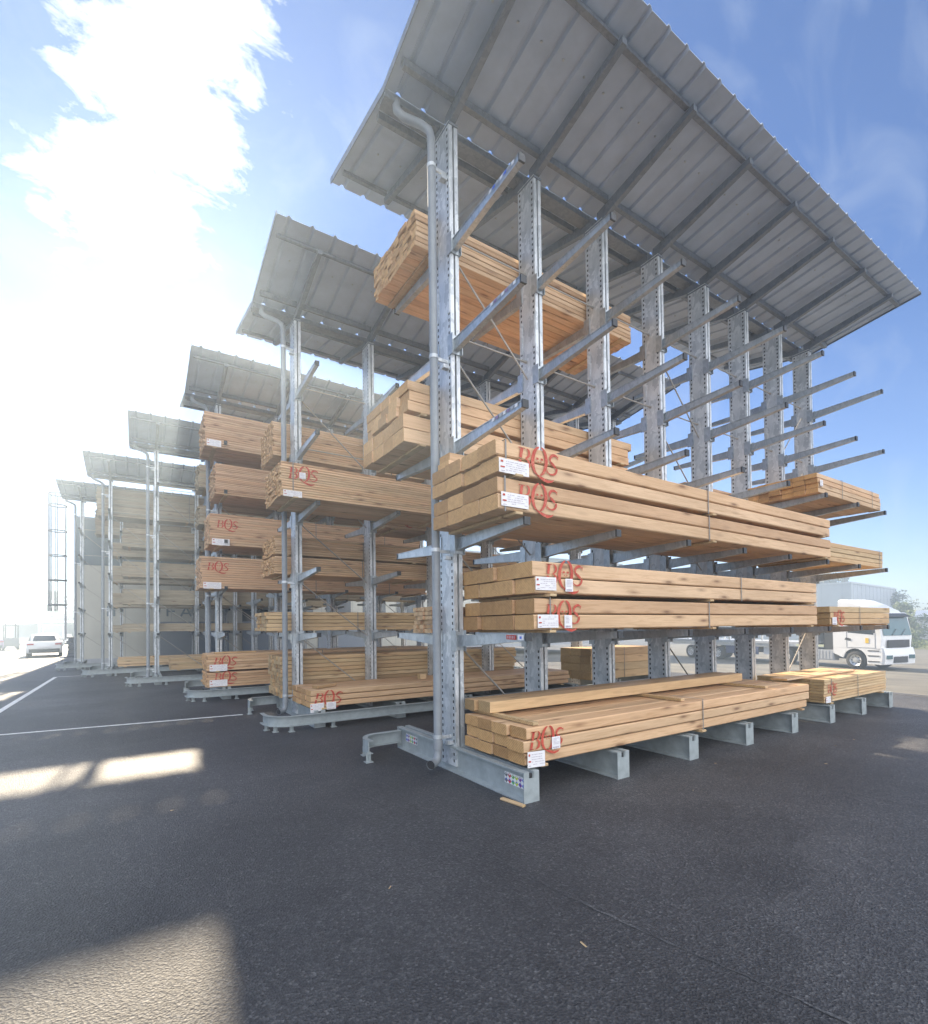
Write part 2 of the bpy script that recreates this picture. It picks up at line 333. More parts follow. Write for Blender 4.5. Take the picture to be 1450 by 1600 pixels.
# ---------------------------------------------------------------- ground
def gz(x, y):
    return 0.0 if x < 11 else (-1.0 if x > 30 else -1.0*(x-11)/19.0)
g = MB(); xs = [-1500, -60, -12, 0, 8, 11, 14, 17, 20, 23, 26, 30, 60, 200, 1500]; ys = [-1500, -60, -12, 0, 10, 30, 100, 1500]
k = g.pts([(x, y, gz(x, y)) for y in ys for x in xs]); nx = len(xs)
for j in range(len(ys)-1):
    for i in range(nx-1): a = k+j*nx+i; g.face((a, a+1, a+nx+1, a+nx))
tag(g.build('ground', ['asphalt']), kind='structure')
lm = MB()
def gl_line(x0, y0, x1, y1, wd=0.10):
    d = Vector((x1-x0, y1-y0)).normalized(); n = Vector((-d.y, d.x))*wd/2
    lm.quad((x0-n.x, y0-n.y, .004), (x1-n.x, y1-n.y, .004), (x1+n.x, y1+n.y, .004), (x0+n.x, y0+n.y, .004))
gl_line(-14, 6.62, -1.35, 5.31, 0.09); gl_line(-5.33, 7.9, -5.43, 17.8, 0.11); gl_line(-5.38, 17.84, -4.3, 17.76, .1); gl_line(-6.75, 23.6, -7.05, 42, 0.12)
jm, jt, jb = mat('asphalt_joint', (0.1, 0.1, 0.1), 0.8)
jv = coords(jt); j1 = noise(jt, jv, 60, 5, 0.7); j2 = noise(jt, jv, 2.2, 4, 0.6)
jc = mixc(jt, ramp(jt, j1, [(0.42, (0, 0, 0)), (0.62, (1, 1, 1))]), (0.055, 0.055, 0.058), mixc(jt, ramp(jt, j2, [(0.4, (0, 0, 0)), (0.6, (1, 1, 1))]), (0.062, 0.062, 0.065), (0.17, 0.17, 0.17)))
jt.links.new(jc, jb.inputs['Base Color']); bump(jt, jb, j1, 0.8, 0.012); M['joint'] = jm
jr = random.Random(4); jl = MB()
def joint(p0, p1, wd, n=60):
    d = Vector((p1[0]-p0[0], p1[1]-p0[1])); nn = Vector((-d.y, d.x)).normalized(); pts_ = []
    for i in range(n+1):
        t_ = i/n; o_ = .03*math.sin(t_*9+p0[0])+jr.uniform(-.008, .008); w2 = wd*jr.uniform(.15, 1.0)/2
        c = Vector(p0)+d*t_+nn*o_; pts_.append((c-nn*w2, c+nn*w2))
    for (a, b_), (c, e) in zip(pts_, pts_[1:]): jl.quad((a.x, a.y, .0035), (c.x, c.y, .0035), (e.x, e.y, .0035), (b_.x, b_.y, .0035))
joint((-1.2, -.2), (-.60, -4.2), .022); joint((2.0, -.1), (2.85, -4.6), .014)
tag(jl.build('ground_joints', ['joint']), kind='structure')
tag(lm.build('ground_markings', ['line']), kind='structure')

ap, t, b = mat('sunlit_dusty_asphalt', (0.13, 0.125, 0.11), 0.75)  # dusty ground past the racks, its sunlit brightness put into the colour
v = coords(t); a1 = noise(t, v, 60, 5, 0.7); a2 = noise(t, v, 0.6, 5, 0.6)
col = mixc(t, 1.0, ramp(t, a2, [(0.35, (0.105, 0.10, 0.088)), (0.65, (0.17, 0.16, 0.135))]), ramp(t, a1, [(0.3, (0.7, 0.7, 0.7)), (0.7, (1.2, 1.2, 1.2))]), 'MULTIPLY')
t.links.new(col, b.inputs['Base Color']); bump(t, b, a1, 0.5, 0.01); M['sunlit_apron'] = ap
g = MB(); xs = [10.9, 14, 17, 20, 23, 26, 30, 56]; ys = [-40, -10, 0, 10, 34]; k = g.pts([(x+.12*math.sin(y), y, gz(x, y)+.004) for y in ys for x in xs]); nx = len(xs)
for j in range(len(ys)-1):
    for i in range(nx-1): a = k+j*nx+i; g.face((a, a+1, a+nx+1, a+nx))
tag(g.build('sunlit_pavement', ['sunlit_apron']), kind='structure')

# ---------------------------------------------------------------- racks
LV = [1.53, 2.60, 3.68, 4.84, 5.98]; COLTOP = 7.30; HB = 0.279; PITCH = 4.5753
def column_mesh():
    b = MB(); xh, yh = .0585, .1555; z0, z1 = .06, COLTOP
    hp, hh = .0725, .032
    for sx in (-1, 1):
        X = sx*xh
        def q(ya, yb, za, zb, m=0):
            p = [(X, ya, za), (X, yb, za), (X, yb, zb), (X, ya, zb)]
            if sx < 0: p.reverse()
            b.quad(*p, m=m)
        strips = [-yh, -.130, -.106, .106, .130, yh]
        for i in (0, 2, 4): q(strips[i], strips[i+1], z0, z1)
        for i in (1, 3):
            z = z0
            while z < z1 - hp:
                q(strips[i], strips[i+1], z, z+hp-hh); z += hp
            q(strips[i], strips[i+1], z, z1)
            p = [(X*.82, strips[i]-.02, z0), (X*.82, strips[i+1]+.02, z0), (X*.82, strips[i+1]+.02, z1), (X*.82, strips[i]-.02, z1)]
            b.quad(*(p if sx > 0 else p[::-1]), m=1)  # dark strip paints the shade seen through the holes
    for sy in (-1, 1):
        Yo = sy*yh; Yi = sy*(yh-.055)
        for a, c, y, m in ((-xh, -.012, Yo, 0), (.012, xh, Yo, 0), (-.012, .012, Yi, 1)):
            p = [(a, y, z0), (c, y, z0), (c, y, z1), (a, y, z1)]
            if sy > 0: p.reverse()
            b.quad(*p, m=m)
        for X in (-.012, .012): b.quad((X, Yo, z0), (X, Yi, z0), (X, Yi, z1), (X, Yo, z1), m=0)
    # splice plates and bolts
    for sx in (-1, 1):
        for yc in (-.10, .10):
            b.box(sx*.0585 if sx > 0 else -.0665, .0665 if sx > 0 else -.0585, yc-.045 if yc < 0 else yc-.0, yc+.0 if yc < 0 else yc+.045, 5.12, 5.52, 0)
    b.quad((-xh, -yh, z1), (xh, -yh, z1), (xh, yh, z1), (-xh, yh, z1))
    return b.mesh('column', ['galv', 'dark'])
def base_mesh():
    b = MB(); z1 = HB; ya, yb = -1.352, 1.262
    for s in (-1, 1):
        x = lambda v: s*v
        pr = [(.022, 0), (.090, 0), (.090, .014), (.034, .024), (.034, z1-.028), (.090, z1-.016), (.090, z1), (.022, z1)]
        pr = [(s*a, c) for a, c in pr]
        if s < 0: pr.reverse()
        pr.reverse() if False else None
        b.prism(pr, 1, ya+.008, yb-.008)
    # bolts beside the column foot, stiffeners
    for sx in (-1, 1):
        for y in (-.12, .10):
            b.box(sx*.034 if sx > 0 else -.05, .05 if sx > 0 else -.034, y-.014, y+.014, .05, .078)
    return b.mesh('base_beam', ['base'])
def endplate_mesh(y0):
    b = MB()
    if 1:
        y1 = y0+.008
        b.box(-.0905, -.030, y0, y1, 0, HB+.001); b.box(.030, .0905, y0, y1, 0, HB+.001); b.box(-.030, .030, y0, y1, 0, HB-.06)
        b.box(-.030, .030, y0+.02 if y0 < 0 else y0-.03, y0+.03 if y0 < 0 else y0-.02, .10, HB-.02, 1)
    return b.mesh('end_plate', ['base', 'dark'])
def arm_mesh(s):
    b = MB(); zr0, zr1 = -.155, -.022; zt0, zt1 = -.068, 0.0; hw = .032
    ya, yb = s*.15, s*1.325
    pA = [(-hw, zr0), (hw, zr0), (hw, zr1), (-hw, zr1)]; pB = [(-hw, zt0), (hw, zt0), (hw, zt1), (-hw, zt1)]
    # C section with a lip: top flange, bottom flange, webs set in
    def seg(za, zb, za2, zb2, x0, x1):
        b.prism([(x0, za), (x1, za), (x1, zb), (x0, zb)], 1, ya, yb, prof2=[(x0, za2), (x1, za2), (x1, zb2), (x0, zb2)])
    seg(zr1-.010, zr1, zt1-.008, zt1, -hw, hw); seg(zr0, zr0+.010, zt0, zt0+.008, -hw, hw)
    seg(zr0+.010, zr1-.010, zt0+.008, zt1-.008, -hw+.007, hw-.007)
    # bracket clamping the column
    for sx in (-1, 1):
        b.box(sx*.060 if sx > 0 else -.068, .068 if sx > 0 else -.060, s*.095 if s > 0 else -.20, .20 if s > 0 else -.095, -.20, .03)
    b.box(-.060, .060, .156 if s > 0 else -.170, .170 if s > 0 else -.156, -.19, .02)
    return b.mesh('arm', ['galv_arm'])
def cap_mesh(s):
    b = MB(); y = s*1.325; b.box(-.035, .035, min(y, y+s*.022), max(y, y+s*.022), -.071, .003, 0); return b.mesh('end_cap', ['plastic'])
def tube_obj(name, path, r, matn, parent, n=8, label=None):
    b = MB(); b.tube(path, r, n); o = b.build(name, [matn], parent, label); smooth_obj(o); return o
COLM, BASEM, ENDA, ENDB, ARMF, ARMB, CAPF, CAPB = column_mesh(), base_mesh(), endplate_mesh(-1.352), endplate_mesh(1.254), arm_mesh(-1), arm_mesh(1), cap_mesh(-1), cap_mesh(1)
def inst(name, me, parent, loc=(0, 0, 0)):
    o = bpy.data.objects.new(name, me); sc.collection.objects.link(o); o.parent = parent; o.location = loc; return o

ZV, ZF, ZBK, YF, YV, YB = 7.50, 7.80, 7.84, -1.78, .12, 1.90      # roof: valley, front eave, back eave
def sheet_mesh(x0, x1, y0, z0, y1, z1, sp, notch_low):
    """trapezoidal sheet running along Y from (y0,z0) to (y1,z1), ribs every sp"""
    b = MB(); rib = .036; xs = []; th = .006
    n = int(round((x1-x0)/ (sp/4.0))); p = (x1-x0)/n
    prof = [(x0, 0.0)]
    for i in range(n):
        c = x0+p*(i+.5)
        prof += [(c-.036, 0), (c-.015, rib), (c+.015, rib), (c+.036, 0)]
    prof.append((x1, 0.0))
    k = b.pts([(x, y0, z0+z) for x, z in prof] + [(x, y1, z1+z) for x, z in prof] + [(x, y0, z0+z+th) for x, z in prof] + [(x, y1, z1+z+th) for x, z in prof])
    m_ = len(prof)
    for i in range(m_-1):
        b.face((k+i, k+m_+i, k+m_+i+1, k+i+1)); b.face((k+2*m_+i, k+2*m_+i+1, k+3*m_+i+1, k+3*m_+i))
        b.face((k+i, k+i+1, k+2*m_+i+1, k+2*m_+i)); b.face((k+m_+i, k+3*m_+i, k+3*m_+i+1, k+m_+i+1))
    b.face((k, k+2*m_, k+3*m_, k+m_)); b.face((k+m_-1, k+2*m_-1, k+4*m_-1, k+3*m_-1))
    return b
def fix_normals(me):
    import bmesh
    bm = bmesh.new(); bm.from_mesh(me); bmesh.ops.recalc_face_normals(bm, faces=bm.faces); bm.to_mesh(me); bm.free()
for _m in (BASEM, ARMF, ARMB): fix_normals(_m)
def rafter_mesh():
    b = MB(); w2 = .035
    def beam(ya, za, yb, zb, ha, hb_):
        b.prism([(-w2, za-ha), (w2, za-ha), (w2, za), (-w2, za)], 1, ya, yb, prof2=[(-w2, zb-hb_), (w2, zb-hb_), (w2, zb), (-w2, zb)])
    beam(-.05, ZV-.055, YF+.25, ZF-.095, .16, .07); beam(.05, ZV-.055, YB-.25, ZBK-.095, .16, .07)
    b.box(-.06, .06, -.17, .17, ZV-.24, ZV-.215)
    me = b.mesh('rafter', ['roofsteel']); fix_normals(me); return me
RAFM = rafter_mesh()
def zroof(y): return ZV+(ZF-ZV)*(YV-y)/(YV-YF) if y < YV else ZV+(ZBK-ZV)*(y-YV)/(YB-YV)

def make_rack(x0, y0, ncol, sp, label, ovl=.72, ovr=.62, braces=(0, 3), rbrace=(6,), levels=LV):
    t = thing('timber_rack', (x0, y0, 0), label, 'storage rack', 'cantilever racks with roofs')
    L_ = (ncol-1)*sp
    for i in range(ncol):
        X = i*sp
        inst('column', COLM, t, (X, 0, 0))
        bb = inst('base_beam', BASEM, t, (X, 0, 0)); inst('end_plate', ENDA, bb); inst('end_plate', ENDB, bb)
        for z in levels:
            for me, cm in ((ARMF, CAPF), (ARMB, CAPB)):
                a = inst('arm', me, t, (X, 0, z)); inst('end_cap', cm, a)
        inst('rafter', RAFM, t, (X, 0, 0))
    for i in range(ncol-1):
        for z in (6.12, 4.98):
            tube_obj('cross_brace', [(i*sp+.07, .02, z), ((i+1)*sp-.16, .02, z), ((i+1)*sp-.07, .02, z)], [.010, .010, .020], 'rod', t)
    for bays, dr in ((braces, 1), (rbrace, -1)):
        for i in bays:
            if i >= ncol-1: continue
            for za, zb in ((5.9, 4.75), (4.72, 3.6), (3.55, 2.5), (2.45, 1.45), (1.42, .35)):
                a, c = (i*sp+.07, (i+1)*sp-.07) if dr > 0 else ((i+1)*sp-.07, i*sp+.07)
                tube_obj('cross_brace', [(a, .0, za), (c, .0, zb)], .011, 'rod', t)
    xa, xb = -ovl, L_+ovr
    for (ya, yb, nm) in ((YF, YV-.034, 'f'), (YV+.012, YB, 'b')):
        s = sheet_mesh(xa, xb, ya, zroof(ya), yb, zroof(yb), sp, True); s.build('roof_sheet', ['sheet'], t)
    for yl in (-1.05, 1.0):
        b = MB(); z_ = zroof(yl)
        for i in range(int((xb-xa)/ (sp/4.0))):
            X = xa+(sp/4.0)*(i+1.0); b.box(X-.010, X+.010, yl-.010, yl+.010, z_-.012, z_-.001)
        b.build('screw_row', ['galv_arm'], t)
    # purlins between the rafters
    for y in (YF+.33, -.23, .42, YB-.33):
        z = zroof(y)-.004; e = [xa+.06]+[i*sp for i in range(ncol)]+[xb-.06]
        for a, c in zip(e, e[1:]):
            dp_ = .045 if abs(y) > 1.2 else .085; b = MB(); b.prism([(y-.03, z-dp_), (y+.03, z-dp_), (y+.03, z), (y-.03, z)], 0, a+(.036 if a > xa+.1 else 0), c-(.036 if c < xb-.1 else 0))
            b.build('purlin', ['roofsteel'], t)
    # valley gutter with the slots at each rib left open above it
    b = MB(); b.box(xa, xb, YV-.024, YV+.14, ZV-.075, ZV-.068); b.box(xa, xb, YV-.030, YV-.024, ZV-.075, ZV+.010); b.box(xa, xb, YV+.14, YV+.146, ZV-.075, ZV-.006)
    b.build('gutter', ['roofsteel'], t)
    # edge trims
    for X in (xa-.012, xb):
        b = MB()
        b.prism([(YF, zroof(YF)-.03), (YV, ZV-.03), (YV, ZV+.05), (YF, zroof(YF)+.05)], 0, X, X+.012)
        b.prism([(YV, ZV-.03), (YB, zroof(YB)-.03), (YB, zroof(YB)+.05), (YV, ZV+.05)], 0, X, X+.012)
        b.build('roof_trim', ['roofsteel'], t)
    # downpipe
    px, py = -.232, -.065
    b = MB(); pth = [(px-.135, py-.075, .125), (px-.065, py-.035, .128), (px-.025, py-.012, .145), (px-.004, py-.002, .185), (px, py, .25), (px, py, 3.6), (px, py, 7.08), (px-.02, py+.01, 7.16), (px-.10, py+.06, 7.23), (px-.26, py+.16, 7.31), (px-.33, py+.185, 7.37), (px-.34, py+.185, 7.47)]
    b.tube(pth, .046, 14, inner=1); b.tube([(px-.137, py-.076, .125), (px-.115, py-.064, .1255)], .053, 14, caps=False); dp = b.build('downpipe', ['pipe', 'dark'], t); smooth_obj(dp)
    for z in (.40, 2.45, 2.3*2, 6.75):
        c = MB(); c.tube([(px, py, z-.02), (px, py, z+.02)], .051, 14); c.box(px+.04, -.0595, py-.02, py+.0, z-.03, z+.005); c.box(px+.10, -.058, py-.045, py+.02, z-.10, z-.06)
        c.build('pipe_bracket', ['galv'], dp)
    c = MB(); c.tube([(px, py, .26), (px, py, .36)], .053, 14); co = c.build('pipe_socket', ['pipe'], dp); smooth_obj(co)
    return t

R1 = make_rack(0, 0, 8, 1.2548, 'nearest roofed steel cantilever rack, tall grey columns with empty upper arms')
XR = [0, -.529, -1.283, -2.498, -3.863, -5.068]
rlab = ['', 'second roofed timber rack, directly behind the nearest one', 'third roofed timber rack in the row, crammed with thin board packs to its roof', 'fourth roofed timber rack, its two slim front posts standing clear of the packs', 'fifth roofed timber rack in the row, second from the warehouse wall', 'farthest roofed rack, standing right against the warehouse wall']
racks = [R1]
for k in range(1, 6):
    racks.append(make_rack(XR[k], k*PITCH, 7, 1.4426, rlab[k]))

# diamond stickers on the near base beam
def sticker(parent, y, n=6, flip=False, X=-.0352):
    b = MB(); cols = ['s_dark', 's_red', 's_green', 's_lime', 's_purple', 's_blue']; wd, hh = .052, .105; z0 = .105
    b.quad((X, y, z0), (X, y+n*wd, z0), (X, y+n*wd, z0+hh), (X, y, z0+hh), m=0)
    for i in range(n):
        for j in range(2):
            cy = y+(i+.5)*wd; cz = z0+hh*(.25+.5*j); a, c = wd*.5, hh*.25; s = .5 if (i+j) % 2 else 1.0
            mi = 1+((n-1-i) if not flip else i) % 6
            b.quad((X-.0012, cy-a, cz), (X-.0012, cy, cz-c), (X-.0012, cy+a, cz), (X-.0012, cy, cz+c), m=mi)
            b.quad((X-.0022, cy-a*.4, cz+c*.5), (X-.0022, cy, cz), (X-.0022, cy+a*.4, cz+c*.1), (X-.0022, cy, cz+c*.9), m=0 if j else 6)
    b.build('diamond_sticker', ['white']+cols, parent, 'strip of red, green, yellow, purple and blue diamonds')
bb0 = [c for c in R1.children if c.name.startswith('base_beam')][0]
sticker(bb0, -1.31); sticker(bb0, .80, 6, True)
arm0 = [c for c in R1.children if c.name.startswith('arm') and abs(c.location.z-LV[0]) < .01 and abs(c.location.x) < .01][0]
b = MB(); X = -.0335
b.quad((X, -1.05, -.055), (X, -1.20, -.06), (X, -1.20, -.015), (X, -1.05, -.012), m=0); b.quad((X, -1.22, -.06), (X, -1.31, -.062), (X, -1.31, -.012), (X, -1.22, -.013), m=1)
for j in range(5): b.quad((X-.001, -1.07-j*.024, -.048), (X-.001, -1.08-j*.024, -.048), (X-.001, -1.08-j*.024, -.022), (X-.001, -1.07-j*.024, -.022), m=2)
b.quad((X-.001, -1.25, -.05), (X-.001, -1.28, -.05), (X-.001, -1.28, -.025), (X-.001, -1.25, -.025), m=3)
b.build('arm_label', ['red', 'paper', 'ink', 's_blue'], arm0)
# coloured tape near the tips of the upper near arms
for c in [c for c in R1.children if c.name.startswith('arm') and abs(c.location.x) < .01 and c.location.z > 3.4 and c.data is ARMF]:
    b = MB()
    for j in range(7):
        y = -.86-.06*j; zt = -.022+.022*(-y-.15)/1.175
        b.quad((-.033, y, zt-.035), (-.033, y-.045, zt-.035), (-.033, y-.05, zt-.004), (-.033, y-.008, zt-.004), m=j % 3)
    b.build('tape_mark', ['white', 's_blue' if c.location.z > 5.5 else 'violet', 'greyv'], c)

# ---------------------------------------------------------------- guard rails
def guard(pts, label, feet=()):
    t = thing('guard_rail', (pts[0][0], pts[0][1], 0), label, 'guard rail', 'bent steel guard rails round the rack ends')
    P_ = [(x-pts[0][0], y-pts[0][1]) for x, y in pts]
    b = MB(); th = .012
    b.ribbon(P_, [(0, .09), (.06, .09), (.06, .10), (.012, .10), (.012, .24), (.06, .24), (.06, .25), (0, .25)])
    b.build('rail', ['guard'], t)
    for i in feet:
        x, y = P_[i]; c = MB(); c.box(x-.045, x+.045, y-.045, y+.045, 0, .010); c.box(x-.006, x+.006, y-.035, y+.035, .010, .10); c.box(x-.03, x+.03, y-.004, y+.006, .010, .12); c.tube([(x+.03, y+.03, .01), (x+.03, y+.03, .03)], .008, 6)
        c.build('foot', ['guard'], t)
    return t
def arc(cx, cy, r, a0, a1, n=9): return [(cx+r*math.cos(math.radians(a0+(a1-a0)*i/n)), cy+r*math.sin(math.radians(a0+(a1-a0)*i/n))) for i in range(n+1)]
guard([(-.09, 1.20)]+arc(-.42, .93, .27, 90, 185)[1:]+[(-.69, .80)], 'curved grey guard rail hooking from the back of the nearest base beam', (4, 10))
gl_names = ['', 'second', 'third', 'fourth', 'fifth', 'sixth']
for k in range(1, 6):
    x, y = XR[k], k*PITCH
    guard([(x+8.9, y-1.42), (x+4, y-1.42), (x+.2, y-1.42)]+arc(x-.40, y-1.06, .36, 270, 180)+[(x-.76, y-.85)], 'long low guard rail along the front foot of the %s rack, its end bent round' % gl_names[k], (1, 2, 4, 8, 12))
    guard([(x-.09, y+1.22)]+arc(x-.42, y+.95, .27, 90, 185)[1:]+[(x-.70, y+.72)], 'short hooked guard rail behind the foot of the %s rack' % gl_names[k], (4, 10))

# ---------------------------------------------------------------- lettering and paper labels
def stroke(b, pts, wds, y=0.0, m=0):
    for i in range(len(pts)-1):
        p, q = Vector(pts[i]), Vector(pts[i+1])
        d = (q-p).normalized() if (q-p).length > 1e-6 else Vector((1, 0)); 
        da = (Vector(pts[i+1])-Vector(pts[max(i-1, 0)])).normalized(); db = (Vector(pts[min(i+2, len(pts)-1)])-p).normalized()
        na, nb = Vector((-da.y, da.x))*wds[i]/2, Vector((-db.y, db.x))*wds[i+1]/2
        b.quad((p.x-na.x, y, p.y-na.y), (q.x-nb.x, y, q.y-nb.y), (q.x+nb.x, y, q.y+nb.y), (p.x+na.x, y, p.y+na.y), m=m)
def ell(cx, cy, rx, ry, a0, a1, n=14): return [(cx+rx*math.cos(math.radians(a0+(a1-a0)*i/n)), cy+ry*math.sin(math.radians(a0+(a1-a0)*i/n))) for i in range(n+1)]
def bqs(parent, x, z, h, y, vr=[0]):
    vr[0] += 1; q_ = random.Random(vr[0]*3); x += q_.uniform(-.02, .03); z += q_.uniform(-.008, .012); h *= q_.uniform(.94, 1.05)
    return _bqs(parent, x, z, h, y, q_.uniform(.08, .22))
def _bqs(parent, x, z, h, y, lean):
    """BQS stencil, h = height of the Q; x,z = lower left of the letters on a face looking towards -Y"""
    b = MB(); S = h
    def T(ps, sl=lean): return [(x+(px+sl*(pz-.5))*S*1.34, z+pz*S) for px, pz in ps]
    def st(ps, ws, sl=lean): stroke(b, T(ps, sl), [w_*S*.88 for w_ in ws], y)
    B0, B1 = .18, .84
    st([(.10, B0), (.10, .46)], [.13, .12]); st([(.10, .52), (.10, B1)], [.12, .13])
    st([(.02, B0+.01), (.20, B0+.01)], [.03, .03]); st([(.0, B1-.01), (.20, B1-.01)], [.03, .03])
    up = ell(.22, .68, .12, .155, 80, -80, 8); st(up, [.03, .05, .08, .10, .11, .10, .08, .05, .03])
    lo = ell(.23, .345, .15, .17, 80, -80, 8); st(lo, [.03, .05, .09, .12, .13, .12, .09, .05, .03])
    # Q with two broken sides, dots for eyes and teeth, and a sweeping tail
    Ls = ell(.68, .53, .21, .45, 100, 255, 14); st(Ls, [.05+.10*math.sin(PI*i/14)**.8 for i in range(15)], .06)
    Rs = ell(.68, .53, .21, .45, 82, -76, 14); st(Rs, [.05+.10*math.sin(PI*i/14)**.8 for i in range(15)], .06)
    for dx in (-.07, .07): 
        st([(.68+dx-.035, .60), (.68+dx+.035, .60)], [.07, .07], .06)
        st([(.68+dx*.6-.018, .50), (.68+dx*.6+.018, .50)], [.04, .04], .06)
    tail = [(.60, .10), (.72, .03), (.84, -.03), (.97, -.07), (1.10, -.04), (1.16, .02)]; st(tail, [.04, .09, .12, .11, .07, .02], .06)
    S1 = ell(1.12, .68, .13, .15, 35, 235, 12); st(S1, [.03+.08*math.sin(PI*i/12) for i in range(13)])
    st([(1.03, .58), (1.12, .51), (1.20, .43)], [.09, .11, .09]); S2 = ell(1.10, .34, .15, .16, 30, -150, 12); st(S2, [.10-.07*abs(i-2)/10 for i in range(13)])
    st([(1.235, .70), (1.235, .82)], [.03, .035]); st([(.955, .19), (.955, .32)], [.035, .03])
    return b.build('stencil_mark', ['red'], parent, 'red stencilled letters BQS')
def paper(parent, x0, x1, z0, z1, y, skew=0.0, seed=0, rich=True):
    rd = random.Random(seed); b = MB(); wv = .0015
    b.quad((x0, y, z0), (x1, y-.002, z0+skew), (x1, y-.001, z1+skew), (x0, y, z1)); W, H_ = x1-x0, z1-z0
    b.quad((x0, y+.0006, z0), (x0, y+.0006, z1), (x1, y-.0004, z1+skew), (x1, y-.0014, z0+skew))
    def ln(a, c, zc, h, m): b.quad((x0+a*W, y-.0032, z0+zc*H_+skew*a), (x0+c*W, y-.0042, z0+zc*H_+skew*c), (x0+c*W, y-.0042, z0+zc*H_+h*H_+skew*c), (x0+a*W, y-.0032, z0+zc*H_+h*H_+skew*a), m)
    if rich:
        for r in range(5):
            a = .22
            while a < .92:
                l = rd.uniform(.03, .14)
                if rd.random() < .75: ln(a, min(a+l, .95), .18+r*.155, .035, 1)
                a += l+.03
        ln(.05, .13, .72, .14, 2); ln(.04, .18, .34, .10, 2); ln(.06, .18, .10, .04, 1)
    else:
        for r in range(5): ln(.15, rd.uniform(.5, .9), .40+r*.11, .03, 1)
        for j in range(9): ln(.12+j*.085, .12+j*.085+rd.uniform(.02, .06), .06, .14, 1)
    return b.build('paper_label', ['paper', 'ink', 'red'], parent, 'white printed delivery label' )

# ---------------------------------------------------------------- timber bundles
def beam_faces(b, x0, x1, y0, y1, z0, z1, r, c=.005, mw=0, me=1):
    pr = [(y0+c, z0), (y1-c, z0), (y1, z0+c), (y1, z1-c), (y1-c, z1), (y0+c, z1), (y0, z1-c), (y0, z0+c)]
    b.prism(pr, 0, x0, x1, m=mw, r=r, mcap=me)
FIN = {'n': ('wood', 'end'), 'y': ('wood_y', 'end_y'), 'r': ('wood_r', 'end_r'), 'g': ('wood_g', 'end_g')}
def bundle(x0, x1, y0, y1, z0, z1, rows, cols, label, fin='n', single=False, straps=(.12, .5), jit=.012, stencil=None, papers=(), seed=0, gap=.006, spacer=True, jy=.004, zj=0.0, name='timber_bundle', group='strapped timber bundles'):
    rd = random.Random(seed*7+5); t = thing(name, (x0, y0, z0), label, 'timber bundle', group)
    sh = .03 if spacer else 0.0; L_ = x1-x0; W = y1-y0; H_ = z1-z0
    mats = list(FIN[fin]); rh = (H_-sh)/rows
    allb = MB()
    for r in range(rows):
        nc = cols if isinstance(cols, int) else cols[r]; cw = W/nc; off = rd.uniform(-jit, jit)
        zz = sh+r*rh
        sy = rd.uniform(-jy, jy)
        for c in range(nc):
            e0 = off*.5+rd.uniform(-jit, jit); e1 = rd.uniform(-jit, jit)*1.5
            yy = c*cw+sy; b = MB() if single else allb
            dz = rd.uniform(-zj, zj)
            g_ = .012 if single else gap; e0 += rd.uniform(-.016, .016) if single else 0
            beam_faces(b, e0, L_+e1, yy+g_/2, yy+cw-g_/2, zz+g_*.3, zz+rh-g_*.6, rd.random(), c=min(.011 if single else .005, rh*.12))
            if single: b.build('beam', mats, t)
    if not single: allb.build('boards', mats, t)
    if spacer:
        n = max(2, int(L_/2.4)+1)
        for i in range(n):
            X = .22+(L_-.44)*i/(n-1); b = MB(); beam_faces(b, -.04+.0*i, .04, -.015+rd.uniform(-.02, .01), W-.03, 0.002, sh-.002, rd.random()); b.build('spacer', ['spacer', 'spacer'], t, loc=(X, 0, 0))
    for s in straps:
        X = s*L_; b = MB(); e = .0045+jy
        for q in ((-e, -e+.0015, sh*.5, H_+e), (W+e-.0015, W+e, sh*.5, H_+e)): b.box(X-.008, X+.008, *q)
        b.box(X-.008, X+.008, -e, W+e, H_+e-.0015, H_+e); b.build('strap', ['strap'], t)
    if stencil: bqs(t, stencil[0], stencil[1], stencil[2], -.0035-jy)
    for i, pp in enumerate(papers):
        paper(t, *pp[:4], -.008-jy-.002*i, skew=pp[4] if len(pp) > 4 else 0, seed=seed+i, rich=(pp[1]-pp[0] > .16))
    return t
EB = HB+.002
# --- nearest rack, front side
bundle(-.02, 5.58, -1.29, -.27, EB, .665, 3, [4, 4, 4], 'lowest long bundle on the nearest rack, knotty beams resting on its base beams', 'n', True, (.5,), .02, (.05, .13, .25), [(.01, .22, .02, .165, -.01), (.31, .415, .15, .265, .0)], 1, jy=.014, zj=.004)
bundle(6.15, 8.75, -1.29, -.25, EB, .68, 8, 5, 'short bundle of thin planks at the far foot of the nearest rack, its end red-marked', 'y', False, (.1, .5), .02, (.10, .14, .20), [(.03, .20, .03, .13)], 2)
bundle(.09, 5.92, -1.31, -.13, LV[0], 1.865, 2, 4, 'lower of the two thick-beam bundles on the lowest arms of the nearest rack', 'n', True, (.035, .49), .012, (.13, .04, .29), [(.04, .30, .05, .175), (.38, .48, .045, .17)], 3, jy=.002)
bundle(.09, 5.92, -1.31, -.13, 1.875, 2.215, 2, 4, 'upper of the two thick-beam bundles on the lowest arms of the nearest rack', 'n', True, (.62,), .012, (.14, .06, .29), [(.02, .28, .06, .185), (.40, .50, .055, .18)], 4, jy=.002)
bundle(6.42, 9.0, -1.30, -.2, LV[0], 1.86, 3, 5, 'short three-layer bundle at the far end of the lowest arms, in front of the truck', 'y', False, (.45,), .015, (.08, .04, .24), [(.04, .2, .03, .15)], 5)
